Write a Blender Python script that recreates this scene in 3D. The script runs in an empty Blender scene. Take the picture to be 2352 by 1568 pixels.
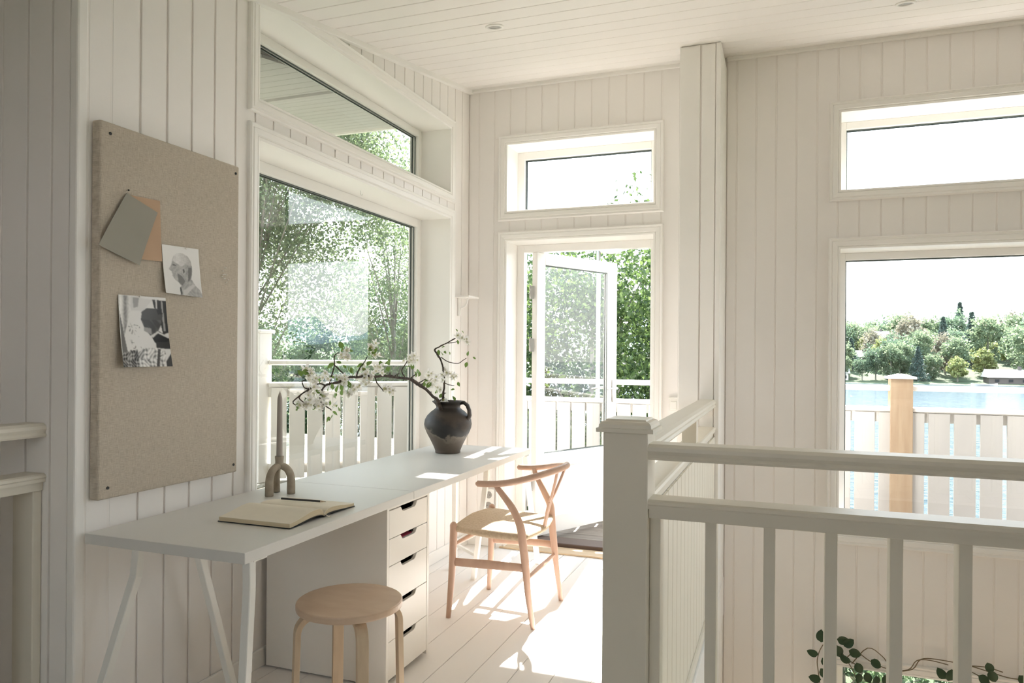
import bpy, math, random
import numpy as np
from mathutils import Vector, Matrix
random.seed(7); RNG = np.random.default_rng(11)
SC = bpy.context.scene
COL = SC.collection
rad = math.radians

# ---------------------------------------------------------------- camera
cam_d = bpy.data.cameras.new('camera'); cam = bpy.data.objects.new('camera', cam_d); COL.objects.link(cam)
SC.camera = cam
cam_d.sensor_width = 36.0; cam_d.sensor_fit = 'HORIZONTAL'
cam_d.lens = 1685.82 * 36.0 / 2352.0
cam_d.shift_y = 26.48 / 2352.0
cam_d.clip_start = 0.05; cam_d.clip_end = 3000
yw, pt, rl = rad(20.3154), rad(0.037), rad(0.4271)
F = Vector((-math.sin(yw) * math.cos(pt), math.cos(yw) * math.cos(pt), math.sin(pt)))
R = Vector((math.cos(yw), math.sin(yw), 0)); U = R.cross(F)
R2 = math.cos(rl) * R + math.sin(rl) * U; U2 = -math.sin(rl) * R + math.cos(rl) * U
mw = Matrix((R2, U2, -F)).transposed().to_4x4(); mw.translation = Vector((2.0114, -4.5669, 1.2911))
cam.matrix_world = mw

# ---------------------------------------------------------------- sky, sun, exposure
world = bpy.data.worlds.new('sky'); SC.world = world; world.use_nodes = True
wn = world.node_tree; wn.nodes.clear()
wo = wn.nodes.new('ShaderNodeOutputWorld'); bg = wn.nodes.new('ShaderNodeBackground')
tc = wn.nodes.new('ShaderNodeTexCoord'); sp = wn.nodes.new('ShaderNodeSeparateXYZ')
ramp = wn.nodes.new('ShaderNodeValToRGB')
wn.links.new(tc.outputs['Generated'], sp.inputs[0]); wn.links.new(sp.outputs['Z'], ramp.inputs[0])
ramp.color_ramp.elements[0].position = 0.0; ramp.color_ramp.elements[0].color = (1.0, 1.0, 1.0, 1)
ramp.color_ramp.elements[1].position = 1.0; ramp.color_ramp.elements[1].color = (0.55, 0.74, 0.95, 1)
e = ramp.color_ramp.elements.new(0.35); e.color = (0.74, 0.87, 0.98, 1)
wn.links.new(ramp.outputs[0], bg.inputs[0]); wn.links.new(bg.outputs[0], wo.inputs[0])
bg.inputs[1].default_value = 3.1

sd = bpy.data.lights.new('sun', 'SUN'); sun = bpy.data.objects.new('sun', sd); COL.objects.link(sun)
sd.energy = 20.0; sd.angle = rad(0.7); sd.color = (1.0, 0.955, 0.91)
sun_dir = Vector((0.075, -1.0, -1.0)).normalized()
sun.rotation_euler = sun_dir.to_track_quat('-Z', 'Y').to_euler()
sun.location = (0, 20, 20)

SC.view_settings.view_transform = 'Standard'; SC.view_settings.look = 'None'
SC.view_settings.gamma = 1.0; SC.view_settings.use_curve_mapping = False
SC.view_settings.exposure = 0.56
cy = SC.cycles
cy.max_bounces = 14; cy.diffuse_bounces = 8; cy.glossy_bounces = 4; cy.transparent_max_bounces = 24; cy.transmission_bounces = 4
cy.caustics_reflective = False; cy.caustics_refractive = False; cy.sample_clamp_indirect = 8.0
cy.use_denoising = True

# ---------------------------------------------------------------- helpers
class MB:
    def __init__(s): s.v = []; s.f = []; s.m = []
    def add(s, vs, fs, mi=0):
        o = len(s.v); s.v += [tuple(p) for p in vs]; s.f += [tuple(i + o for i in f) for f in fs]; s.m += [mi] * len(fs); return s
    def box(s, x0, x1, y0, y1, z0, z1, mi=0):
        return s.add([(x0,y0,z0),(x1,y0,z0),(x1,y1,z0),(x0,y1,z0),(x0,y0,z1),(x1,y0,z1),(x1,y1,z1),(x0,y1,z1)],
                     [(0,3,2,1),(4,5,6,7),(0,1,5,4),(1,2,6,5),(2,3,7,6),(3,0,4,7)], mi)
    def hexa(s, p, mi=0):   # 8 points, bottom ring then top ring
        return s.add(p, [(0,3,2,1),(4,5,6,7),(0,1,5,4),(1,2,6,5),(2,3,7,6),(3,0,4,7)], mi)
    def prism(s, poly, fn, h0, h1, mi=0):   # poly 2D (ccw), fn(u,v,h)->point
        n = len(poly)
        vs = [fn(u, v, h0) for u, v in poly] + [fn(u, v, h1) for u, v in poly]
        fs = [tuple(range(n))[::-1], tuple(range(n, 2*n))] + [(i, (i+1) % n, n + (i+1) % n, n + i) for i in range(n)]
        return s.add(vs, fs, mi)
    def tube(s, pts, r, n=8, mi=0, caps=True, flat=None, roll=0.0):
        pts = [Vector(p) for p in pts]; rs = r if isinstance(r, (list, tuple)) else [r] * len(pts)
        up = None; rings = []
        for i, p in enumerate(pts):
            a = pts[max(i-1, 0)]; b = pts[min(i+1, len(pts)-1)]; d = (b - a)
            if d.length < 1e-9: d = Vector((0,0,1))
            d.normalize()
            if up is None:
                up = Vector((0,0,1)) if abs(d.z) < .9 else Vector((1,0,0))
            up = (up - d * up.dot(d)); up.normalize(); sd_ = d.cross(up)
            ring = []
            for k in range(n):
                t = 2*math.pi*k/n + roll
                fy, fx = (flat if flat else (1, 1))
                ring.append(p + (up * math.cos(t) * fy + sd_ * math.sin(t) * fx) * rs[i])
            rings.append(ring)
        vs = [q for ring in rings for q in ring]; fs = []
        for i in range(len(pts)-1):
            for k in range(n):
                a = i*n+k; b = i*n+(k+1) % n
                fs.append((a, b, b+n, a+n))
        if caps: fs += [tuple(range(n))[::-1], tuple((len(pts)-1)*n + k for k in range(n))]
        return s.add(vs, fs, mi)
    def lathe(s, prof, c, n=48, mi=0):
        vs = []; fs = []
        for r_, z in prof:
            for k in range(n):
                t = 2*math.pi*k/n; vs.append((c[0]+r_*math.cos(t), c[1]+r_*math.sin(t), c[2]+z))
        for i in range(len(prof)-1):
            for k in range(n):
                a = i*n+k; b = i*n+(k+1) % n; fs.append((a, b, b+n, a+n))
        fs += [tuple(range(n))[::-1], tuple((len(prof)-1)*n+k for k in range(n))]
        return s.add(vs, fs, mi)
    def sphere(s, c, r, seg=12, rings=8, sc=(1,1,1), mi=0):
        vs = [(c[0], c[1], c[2]-r*sc[2])]; fs = []
        for i in range(1, rings):
            a = math.pi*i/rings
            for k in range(seg):
                t = 2*math.pi*k/seg
                vs.append((c[0]+r*sc[0]*math.sin(a)*math.cos(t), c[1]+r*sc[1]*math.sin(a)*math.sin(t), c[2]-r*sc[2]*math.cos(a)))
        vs.append((c[0], c[1], c[2]+r*sc[2])); L = len(vs)-1
        for k in range(seg):
            fs.append((0, 1+(k+1) % seg, 1+k)); fs.append((L, L-seg+k, L-seg+(k+1) % seg))
        for i in range(rings-2):
            for k in range(seg):
                a = 1+i*seg+k; b = 1+i*seg+(k+1) % seg; fs.append((a, b, b+seg, a+seg))
        return s.add(vs, fs, mi)
    def build(s, name, mat, parent=None, smooth=False, bevel=0, bseg=2, origin=None):
        me = bpy.data.meshes.new(name)
        org = Vector(origin) if origin is not None else None
        if parent is not None and org is None: org = parent_world(parent)
        vs = s.v if org is None else [(v[0]-org.x, v[1]-org.y, v[2]-org.z) for v in s.v]
        me.from_pydata(vs, [], s.f)
        mats = mat if isinstance(mat, (list, tuple)) else [mat]
        for m in mats: me.materials.append(m)
        if len(mats) > 1: me.polygons.foreach_set('material_index', s.m)
        if smooth: me.polygons.foreach_set('use_smooth', [True]*len(me.polygons))
        me.update()
        o = bpy.data.objects.new(name, me); COL.objects.link(o)
        if parent is not None:
            o.parent = parent; o.location = (org - parent_world(parent)); LOC[o] = org
        else:
            o.location = org if org is not None else (0,0,0); LOC[o] = org if org is not None else Vector((0,0,0))
        if bevel:
            b = o.modifiers.new('bevel', 'BEVEL'); b.width = bevel; b.segments = bseg; b.limit_method = 'ANGLE'; b.angle_limit = rad(40)
            if smooth is False and bseg > 1:
                me.polygons.foreach_set('use_smooth', [False]*len(me.polygons))
        return o
LOC = {}
def parent_world(p): return LOC.get(p, Vector((0,0,0)))
def empty(name, loc=(0,0,0), parent=None):
    o = bpy.data.objects.new(name, None); COL.objects.link(o); o.empty_display_size = .05
    if parent is not None:
        o.parent = parent; o.location = Vector(loc) - parent_world(parent)
    else: o.location = loc
    LOC[o] = Vector(loc); return o
def tag(o, label, cat, group=None, kind=None):
    if label: o['label'] = label
    if cat: o['category'] = cat
    if group: o['group'] = group
    if kind: o['kind'] = kind
    return o
def structure(o): o['kind'] = 'structure'; return o
def thing(name, label, cat, loc=(0,0,0), group=None): return tag(empty(name, loc), label, cat, group)
def copy_tree(o, parent=None):
    c = o.copy(); COL.objects.link(c); c.parent = parent
    LOC[c] = LOC.get(o, Vector((0,0,0)))
    for ch in list(o.children):
        copy_tree(ch, c)
    return c

# ---------------------------------------------------------------- materials
def mat(name, col, rough=.5, var=.0, vscale=6., bump=.0, bscale=60., spec=.5, metal=0., stretch=None, col2=None, coat=0.):
    m = bpy.data.materials.new(name); m.use_nodes = True; nt = m.node_tree; b = nt.nodes['Principled BSDF']
    b.inputs['Base Color'].default_value = (*col, 1); b.inputs['Roughness'].default_value = rough
    b.inputs['Metallic'].default_value = metal; b.inputs['Specular IOR Level'].default_value = spec
    if coat: b.inputs['Coat Weight'].default_value = coat
    t = nt.nodes.new('ShaderNodeTexCoord'); mp = nt.nodes.new('ShaderNodeMapping'); nt.links.new(t.outputs['Object'], mp.inputs[0])
    if stretch: mp.inputs['Scale'].default_value = stretch
    if var or col2:
        n = nt.nodes.new('ShaderNodeTexNoise'); n.inputs['Scale'].default_value = vscale; n.inputs['Detail'].default_value = 5
        nt.links.new(mp.outputs[0], n.inputs['Vector'])
        r = nt.nodes.new('ShaderNodeValToRGB'); nt.links.new(n.outputs[0], r.inputs[0])
        c2 = col2 if col2 else tuple(c*(1-var) for c in col)
        r.color_ramp.elements[0].position = .3; r.color_ramp.elements[1].position = .7
        r.color_ramp.elements[0].color = (*c2, 1); r.color_ramp.elements[1].color = (*col, 1)
        nt.links.new(r.outputs[0], b.inputs['Base Color'])
    if bump:
        n2 = nt.nodes.new('ShaderNodeTexNoise'); n2.inputs['Scale'].default_value = bscale; n2.inputs['Detail'].default_value = 3
        nt.links.new(mp.outputs[0], n2.inputs['Vector'])
        bp = nt.nodes.new('ShaderNodeBump'); bp.inputs['Strength'].default_value = bump; bp.inputs['Distance'].default_value = .004
        nt.links.new(n2.outputs[0], bp.inputs['Height']); nt.links.new(bp.outputs[0], b.inputs['Normal'])
    return m
def glass_mat(name='window_glass', ior=1.75, tint=(.975,.975,.965)):
    m = bpy.data.materials.new(name); m.use_nodes = True; nt = m.node_tree; nt.nodes.clear()
    o = nt.nodes.new('ShaderNodeOutputMaterial'); mx = nt.nodes.new('ShaderNodeMixShader')
    tr = nt.nodes.new('ShaderNodeBsdfTransparent'); gl = nt.nodes.new('ShaderNodeBsdfGlossy'); fr = nt.nodes.new('ShaderNodeFresnel')
    tr.inputs[0].default_value = (*tint, 1); gl.inputs['Roughness'].default_value = 0.0; gl.inputs[0].default_value = (1,1,1,1)
    fr.inputs[0].default_value = ior
    nt.links.new(fr.outputs[0], mx.inputs[0]); nt.links.new(tr.outputs[0], mx.inputs[1]); nt.links.new(gl.outputs[0], mx.inputs[2])
    nt.links.new(mx.outputs[0], o.inputs[0]); return m
def leaf_mat(name, c1, c2, trans=.5, rough=.5):
    m = bpy.data.materials.new(name); m.use_nodes = True; nt = m.node_tree; nt.nodes.clear()
    o = nt.nodes.new('ShaderNodeOutputMaterial'); mx = nt.nodes.new('ShaderNodeMixShader'); mx.inputs[0].default_value = trans
    d = nt.nodes.new('ShaderNodeBsdfPrincipled'); d.inputs['Roughness'].default_value = rough; t = nt.nodes.new('ShaderNodeBsdfTranslucent')
    g = nt.nodes.new('ShaderNodeNewGeometry'); r = nt.nodes.new('ShaderNodeValToRGB')
    r.color_ramp.elements[0].color = (*c1, 1); r.color_ramp.elements[1].color = (*c2, 1)
    nt.links.new(g.outputs['Random Per Island'], r.inputs[0])
    nt.links.new(r.outputs[0], d.inputs['Base Color']); nt.links.new(r.outputs[0], t.inputs[0])
    nt.links.new(d.outputs[0], mx.inputs[1]); nt.links.new(t.outputs[0], mx.inputs[2]); nt.links.new(mx.outputs[0], o.inputs[0]); return m
def attr_mat(name, rough=.35):
    m = bpy.data.materials.new(name); m.use_nodes = True; nt = m.node_tree; b = nt.nodes['Principled BSDF']
    a = nt.nodes.new('ShaderNodeAttribute'); a.attribute_name = 'print'; nt.links.new(a.outputs['Color'], b.inputs['Base Color'])
    b.inputs['Roughness'].default_value = rough; b.inputs['Specular IOR Level'].default_value = .25; return m

WALL = mat('white_wall_paint', (.875,.845,.815), .45, .03, 2.2, .08, 30)
WALL_IN = mat('groove_paint', (.86,.825,.79), .6)
TRIM = mat('white_gloss_trim_paint', (.88,.86,.825), .35, .02, 3, .05, 25)
CEIL = mat('ceiling_paint', (.87,.84,.81), .38, .02, 2, .06, 25)
FLOOR = mat('white_floor_paint', (.845,.815,.79), .48, .05, 3, .10, 20, stretch=(1,.15,1), spec=.22)
RAILP = mat('railing_paint', (.745,.70,.60), .38, .03, 4, .06, 40)
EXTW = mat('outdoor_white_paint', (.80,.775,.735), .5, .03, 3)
EXTB = mat('dimmed_white_paint', (.50,.485,.46), .6, .05, 4)  # white paint, colour darkened to hold back the outdoor glare
GASK = mat('window_gasket', (.10,.12,.11), .5)
GLASS = glass_mat()
DESK = mat('white_desk_laminate', (.70,.69,.66), .36, .015, 5, .04, 80, spec=.3)
CAB = mat('white_cabinet_lacquer', (.82,.79,.74), .3, .02, 4)
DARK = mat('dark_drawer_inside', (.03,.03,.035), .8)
STEEL = mat('white_powder_coated_steel', (.84,.83,.79), .35)
METAL = mat('hinge_metal', (.50,.49,.47), .35, metal=.8)
BLACK = mat('black_screw', (.015,.015,.015), .5)
BEECH = mat('soaped_beech_wood', (.55,.375,.285), .45, .16, 5, .05, 80, stretch=(6,6,1), col2=(.48,.315,.235))
BIRCH = mat('birch_wood', (.70,.54,.40), .4, .2, 5, .06, 60, stretch=(1.5,4,1), col2=(.62,.45,.32))
BIRCH_E = mat('birch_ply_leg', (.66,.53,.38), .5, .2, 8, .05, 60, stretch=(6,6,1), col2=(.58,.45,.31))
PINE = mat('bare_pine_post', (.40,.30,.20), .6, .2, 5, .1, 40, stretch=(6,6,.6), col2=(.34,.24,.155))
OAK = mat('threshold_oak', (.66,.50,.32), .4, .2, 8, stretch=(1,8,1), col2=(.55,.40,.25))
DECKM = mat('weathered_deck_wood', (.27,.235,.20), .7, .3, 6, .3, 50, stretch=(.6,8,1), col2=(.16,.135,.115))
TERR = mat('treated_terrace_board', (.27,.26,.20), .7, .2, 6, .2, 40)
THRES = mat('dark_threshold', (.09,.055,.04), .5)
CLAY = mat('candle_holder_clay', (.42,.36,.28), .75, .2, 30, .5, 60, col2=(.30,.25,.19))
WAX = mat('grey_candle_wax', (.34,.30,.265), .5)
PAPER = mat('cream_page', (.80,.74,.62), .8, .03, 30)
PAPERE = mat('page_edge', (.72,.62,.44), .8, .25, 4, stretch=(1,1,300), col2=(.58,.48,.32))
PBLACK = mat('black_cover', (.02,.02,.02), .5)
LEADW = mat('pencil_tip_wood', (.55,.42,.30), .6)
GREYC = mat('grey_card', (.31,.295,.25), .75, .03, 8)
ORANGEC = mat('tan_card', (.50,.34,.225), .75, .04, 8)
PINKB = mat('red_notebook_in_drawer', (.55,.06,.13), .5)
PLAST = mat('white_plastic', (.82,.80,.75), .4)
BARK = mat('dark_twig_bark', (.075,.052,.038), .85, .4, 60, 1., 120, col2=(.022,.016,.012))
PETAL = leaf_mat('white_petal', (.86,.82,.80), (.93,.92,.88), .35)
STAM = mat('stamen_yellow_green', (.45,.45,.14), .6)
TWIGLEAF = leaf_mat('apple_leaf', (.055,.10,.025), (.22,.34,.08), .45, .45)
VINELEAF = leaf_mat('vine_leaf', (.018,.045,.022), (.045,.085,.035), .2, .4)
VINESTEM = mat('vine_stem', (.20,.15,.09), .7)
SEATC = mat('paper_cord', (.62,.50,.36), .85, .25, 90, .6, 200, col2=(.50,.39,.27))

def linen_mat():
    m = bpy.data.materials.new('linen_cloth'); m.use_nodes = True; nt = m.node_tree; b = nt.nodes['Principled BSDF']
    t = nt.nodes.new('ShaderNodeTexCoord')
    def st(scale, sc2):
        mp = nt.nodes.new('ShaderNodeMapping'); mp.inputs['Scale'].default_value = scale; nt.links.new(t.outputs['Object'], mp.inputs[0])
        n = nt.nodes.new('ShaderNodeTexNoise'); n.inputs['Scale'].default_value = sc2; n.inputs['Detail'].default_value = 3
        nt.links.new(mp.outputs[0], n.inputs['Vector']); return n.outputs[0]
    a = st((1, 22, 1), 48); c = st((1, 1, 22), 48)
    mx = nt.nodes.new('ShaderNodeMath'); mx.operation = 'ADD'; nt.links.new(a, mx.inputs[0]); nt.links.new(c, mx.inputs[1])
    r = nt.nodes.new('ShaderNodeValToRGB'); nt.links.new(mx.outputs[0], r.inputs[0])
    hv = nt.nodes.new('ShaderNodeMath'); hv.operation = 'MULTIPLY'; hv.inputs[1].default_value = .5
    nt.links.new(mx.outputs[0], hv.inputs[0]); nt.links.new(hv.outputs[0], r.inputs[0])
    r.color_ramp.elements[0].position = .38; r.color_ramp.elements[0].color = (.40,.345,.275, 1)
    r.color_ramp.elements[1].position = .62; r.color_ramp.elements[1].color = (.60,.535,.445, 1)
    nt.links.new(r.outputs[0], b.inputs['Base Color']); b.inputs['Roughness'].default_value = .9
    bp = nt.nodes.new('ShaderNodeBump'); bp.inputs['Strength'].default_value = .5; bp.inputs['Distance'].default_value = .002
    nt.links.new(mx.outputs[0], bp.inputs['Height']); nt.links.new(bp.outputs[0], b.inputs['Normal'])
    return m
LINEN = linen_mat()
def pot_mat():
    m = bpy.data.materials.new('fired_clay_jug'); m.use_nodes = True; nt = m.node_tree; b = nt.nodes['Principled BSDF']
    t = nt.nodes.new('ShaderNodeTexCoord'); sx = nt.nodes.new('ShaderNodeSeparateXYZ'); nt.links.new(t.outputs['Object'], sx.inputs[0])
    n = nt.nodes.new('ShaderNodeTexNoise'); n.inputs['Scale'].default_value = 14; n.inputs['Detail'].default_value = 6
    nt.links.new(t.outputs['Object'], n.inputs['Vector'])
    # soot band across the belly: stain factor from height and noise
    s1 = nt.nodes.new('ShaderNodeMath'); s1.operation = 'MULTIPLY_ADD'; s1.inputs[1].default_value = .15; s1.inputs[2].default_value = -.075
    nt.links.new(n.outputs[0], s1.inputs[0])
    sl = nt.nodes.new('ShaderNodeMath'); sl.operation = 'MULTIPLY_ADD'; sl.inputs[1].default_value = .28
    nt.links.new(sx.outputs['X'], sl.inputs[0]); nt.links.new(sx.outputs['Z'], sl.inputs[2])
    ad = nt.nodes.new('ShaderNodeMath'); nt.links.new(sl.outputs[0], ad.inputs[0]); nt.links.new(s1.outputs[0], ad.inputs[1])
    r = nt.nodes.new('ShaderNodeValToRGB'); nt.links.new(ad.outputs[0], r.inputs[0]); cr = r.color_ramp
    cr.elements[0].position = .0; cr.elements[0].color = (.085,.062,.046,1)
    cr.elements[1].position = 1.; cr.elements[1].color = (.03,.022,.018,1)
    for p, c in ((.085,(.10,.08,.062)), (.105,(.15,.125,.10)), (.115,(.012,.011,.011)), (.165,(.014,.012,.011)), (.205,(.05,.036,.027)), (.245,(.042,.031,.024)), (.29,(.02,.015,.012))):
        e_ = cr.elements.new(p); e_.color = (*c, 1)
    nt.links.new(r.outputs[0], b.inputs['Base Color']); b.inputs['Roughness'].default_value = .55
    bp = nt.nodes.new('ShaderNodeBump'); bp.inputs['Strength'].default_value = .25; bp.inputs['Distance'].default_value = .004
    nt.links.new(n.outputs[0], bp.inputs['Height']); nt.links.new(bp.outputs[0], b.inputs['Normal'])
    return m
POTM = pot_mat()

# ---------------------------------------------------------------- the room shell
CEZ = lambda y: 3.071 + .1635 * y        # underside of the sloping ceiling
PL, G0 = .1128, -2.8221                  # left wall boards: pitch and first joint
PB = .111                                # back wall boards
YE = -2.94                               # where the left wall turns a corner
ZL = -2.7                                # lower storey floor

# plane maps: (a along wall, h out of the wall into the room, z)
LWm = lambda a, h, z: (h, a, z)
BWm = lambda a, h, z: (a, -h, z)

def plank(parent, fn, a0, a1, z0, z1, mt=WALL, t=.007, g=.0045, ch=.0012, name='plank', topfn=None):
    """one tongue and groove board; topfn gives a sloping top"""
    b = MB(); u0, u1 = a0 + g, a1 - g
    prof = [(u0, -.001), (u1, -.001), (u1, t - ch), (u1 - ch, t), (u0 + ch, t), (u0, t - ch)]
    vs = [fn(u, h - t, z0) for u, h in prof] + [fn(u, h - t, (topfn(u) if topfn else z1)) for u, h in prof]
    n = 6
    b.add(vs, [tuple(range(n))[::-1], tuple(range(n, 2*n))] + [(i, (i+1) % n, n+(i+1) % n, n+i) for i in range(n)])
    return b.build(name, mt, parent)

def boarding(parent, fn, edges, z0, topfn, holes, mt=WALL):
    """boards along edges list, cut round holes (a0,a1,z0,z1)"""
    for a0, a1 in zip(edges[:-1], edges[1:]):
        if a1 - a0 < .02: continue
        am = (a0 + a1) / 2
        cuts = sorted([(h[2], h[3]) for h in holes if h[0] - .02 < am < h[1] + .02])
        z = z0
        for c0, c1 in cuts:
            if c0 - z > .02: plank(parent, fn, a0, a1, z, c0, mt)
            z = c1
        if topfn(am) - z > .02: plank(parent, fn, a0, a1, z, topfn(am), mt, topfn=topfn)

def wall_core(name, fn, a0, a1, z0, z1, holes, T, mt=WALL_IN, front=-.0042):
    """solid wall behind the boards, built of blocks round the holes"""
    holes = [(h[0]-.012, h[1]+.012, h[2]-.012, h[3]+.012) for h in holes]
    b = MB(); xs = sorted({a0, a1} | {h[0] for h in holes} | {h[1] for h in holes}); xs = [x for x in xs if a0 <= x <= a1]
    for u0, u1 in zip(xs[:-1], xs[1:]):
        um = (u0+u1)/2; z = z0
        for c0, c1 in sorted([(h[2], h[3]) for h in holes if h[0] < um < h[1]]):
            if c0 > z: blk(b, fn, u0, u1, z, c0, T, front)
            z = c1
        if z1 > z: blk(b, fn, u0, u1, z, z1, T, front)
    return structure(b.build(name, mt))
def blk(b, fn, u0, u1, z0, z1, T, front):
    p = [fn(u0, -T, z0), fn(u1, -T, z0), fn(u1, front, z0), fn(u0, front, z0)]
    p += [(q[0], q[1], z1) for q in p]
    b.hexa(p)

CPROF = [(0, 0), (0, .010), (.010, .013), (.013, .009), (.018, .016), (.040, .019), (.044, .015), (.056, .020), (.062, .014), (.062, 0)]
def casing(parent, fn, a0, a1, z0, z1, mt=TRIM, prof=CPROF, sides='blrt'):
    """moulded frame round an opening, four mitred lengths"""
    for sd_ in sides:
        b = MB(); vs = []
        for w, h in prof:
            c = {'b': [(a0-w, z0-w), (a1+w, z0-w)], 't': [(a0-w, z1+w), (a1+w, z1+w)], 'l': [(a0-w, z0-w), (a0-w, z1+w)], 'r': [(a1+w, z0-w), (a1+w, z1+w)]}[sd_]
            vs += [fn(u, h, z) for u, z in c]
        n = len(prof); fs = [(2*i, 2*i+1, 2*i+3, 2*i+2) for i in range(n-1)] + [(2*n-2, 2*n-1, 1, 0)]
        fs += [tuple(2*i for i in range(n)), tuple(2*i+1 for i in range(n))[::-1]]
        b.add(vs, fs); b.build('casing', mt, parent)
def member(parent, fn, u0, u1, d0, d1, z0, z1, name, mt, bevel=.002):
    p = [fn(u0, -d1, z0), fn(u1, -d1, z0), fn(u1, -d0, z0), fn(u0, -d0, z0)]; p += [(q[0], q[1], z1) for q in p]
    return MB().hexa(p).build(name, mt, parent, bevel=bevel, bseg=1)
def window(name, fn, a0, a1, z0, z1, D=.2, fw=.05, fd=.065, cas='blrt', glassd=.035, gasket=True):
    w = structure(empty(name, fn((a0+a1)/2, -.1, z0)))
    casing(w, fn, a0, a1, z0, z1, sides=cas)
    # lining boards of the deep reveal
    t = .012
    member(w, fn, a0 - t, a0, 0, D + fd, z0 - t, z1 + t, 'reveal_board', TRIM, 0)
    member(w, fn, a1, a1 + t, 0, D + fd, z0 - t, z1 + t, 'reveal_board', TRIM, 0)
    member(w, fn, a0, a1, 0, D + fd, z1, z1 + t, 'reveal_board', TRIM, 0)
    member(w, fn, a0, a1, -.004, D + fd, z0 - t, z0, 'sill_board', TRIM, 0)
    member(w, fn, a0, a0 + fw, D, D + fd, z0, z1, 'frame_member', TRIM)
    member(w, fn, a1 - fw, a1, D, D + fd, z0, z1, 'frame_member', TRIM)
    member(w, fn, a0 + fw, a1 - fw, D, D + fd, z1 - fw, z1, 'frame_member', TRIM)
    member(w, fn, a0 + fw, a1 - fw, D, D + fd, z0, z0 + fw, 'frame_member', TRIM)
    g0, g1, k0, k1 = a0 + fw, a1 - fw, z0 + fw, z1 - fw
    if gasket:
        b = MB()
        for dd in (D + glassd - .012, D + glassd + .010):
            for (u0, u1, q0, q1) in ((g0, g0 + .006, k0, k1), (g1 - .006, g1, k0, k1), (g0, g1, k0, k0 + .006), (g0, g1, k1 - .006, k1)):
                p = [fn(u0, -dd - .005, q0), fn(u1, -dd - .005, q0), fn(u1, -dd, q0), fn(u0, -dd, q0)]; p += [(q[0], q[1], q1) for q in p]
                b.hexa(p)
        b.build('gasket', GASK, w)
    p = [fn(g0, -D - glassd, k0), fn(g1, -D - glassd, k0), fn(g1, -D - glassd, k1), fn(g0, -D - glassd, k1)]
    MB().add(p, [(0, 1, 2, 3)]).build('glass_pane', GLASS, w)
    return w

# openings: (a0, a1, z0, z1)
W1 = (-2.13, -.31, .58, 2.15)      # big window in the left wall
W2 = (-2.13, -.31, 2.318, 2.723)   # transom above it
W3 = (.28, 1.25, 2.233, 2.675)     # small window above the door
DO = (.28, 1.25, 0.0, 2.036)       # doorway
W4 = (2.31, 4.05, 2.233, 2.676)    # transom on the right
W5 = (2.31, 4.05, .285, 1.90)      # big window on the right
W6 = (2.31, 4.05, -1.9, -.47)      # storey below
def tb(o): return (o[0]-.05, o[1]+.05, o[2]-.05, o[3]+.05)

TOP = 3.35
wl = wall_core('wall_left', LWm, YE + .012, .25, -.3, TOP, [W1, W2], .265, front=-.0068)
e1 = [YE + .034] + [G0 + PL*i for i in range(0, 26) if G0 + PL*i < -.02] + [0.0]
boarding(wl, LWm, e1, 0, lambda a: CEZ(a) , [tb(W1), tb(W2)])
MB().box(-.03, .004, YE - .004, YE + .032, 0, 2.62).build('corner_bead', TRIM, wl, bevel=.006)
wb = wall_core('wall_back', lambda a, h, z: (a, -h, z), -.265, 5.2, ZL - .1, TOP, [W3, DO, W4, W5, W6], .265)
e2 = [0.0] + [.076 + PB*i for i in range(0, 13)] 
boarding(wb, BWm, e2, 0, lambda a: 3.071, [tb(W3), (DO[0]-.05, DO[1]+.05, -.1, DO[3]+.05)])
e3 = [1.681] + [1.7398 + PB*i for i in range(0, 29)] 
boarding(wb, BWm, e3, ZL, lambda a: 3.071, [tb(W4), tb(W5), tb(W6)])
# wall that faces the camera beyond the corner, with its stair opening
we = wall_core('wall_near_left', lambda a, h, z: (a, YE - h, z), -2.6, -.265, ZL, TOP, [], .2, front=-.0042)
MB().box(-.27, -.001, YE + .0085, YE + .2, -.3, 2.9).build('wall_return', WALL_IN, we)
for i, (u0, u1) in enumerate([(-.108, -.03), (-.214, -.108), (-.325, -.214)] + [(-.325 - .111*(k+1), -.325 - .111*k) for k in range(18)]):
    plank(we, lambda a, h, z: (a, YE - h, z), u0, u1, ZL, 2.62)
# right and rear walls, out of view, with window openings sized to light the room
WR = (-3.2, -.3, .75, 2.38)
wr = wall_core('wall_right', lambda a, h, z: (4.9 - h, a, z), -6.2, .25, ZL, TOP, [WR], .25)
WB = (.2, 1.9, 1.05, 1.95)  # unseen window, added to bring fill light from behind the camera
wk = wall_core('wall_rear', lambda a, h, z: (a, -6.2 + h, z), -2.6, 5.1, ZL, 2.6, [WB], .2)
wz = wall_core('wall_far_left', lambda a, h, z: (-2.6 + h, a, z), -6.3, YE, ZL, 2.8, [], .2)
window('window_7', lambda a, h, z: (4.9 - h, a, z), *WR, gasket=False)
window('added_window_8', lambda a, h, z: (a, -6.2 + h, z), *WB, D=.1, gasket=False)
window('window_1', LWm, *W1, fw=.05)
window('window_2', LWm, *W2, fw=.04)
window('window_3', BWm, *W3)
window('window_4', BWm, *W4, fw=.042)
window('window_5', BWm, *W5, fw=.042)
window('window_6', BWm, *W6, fw=.042)

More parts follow.
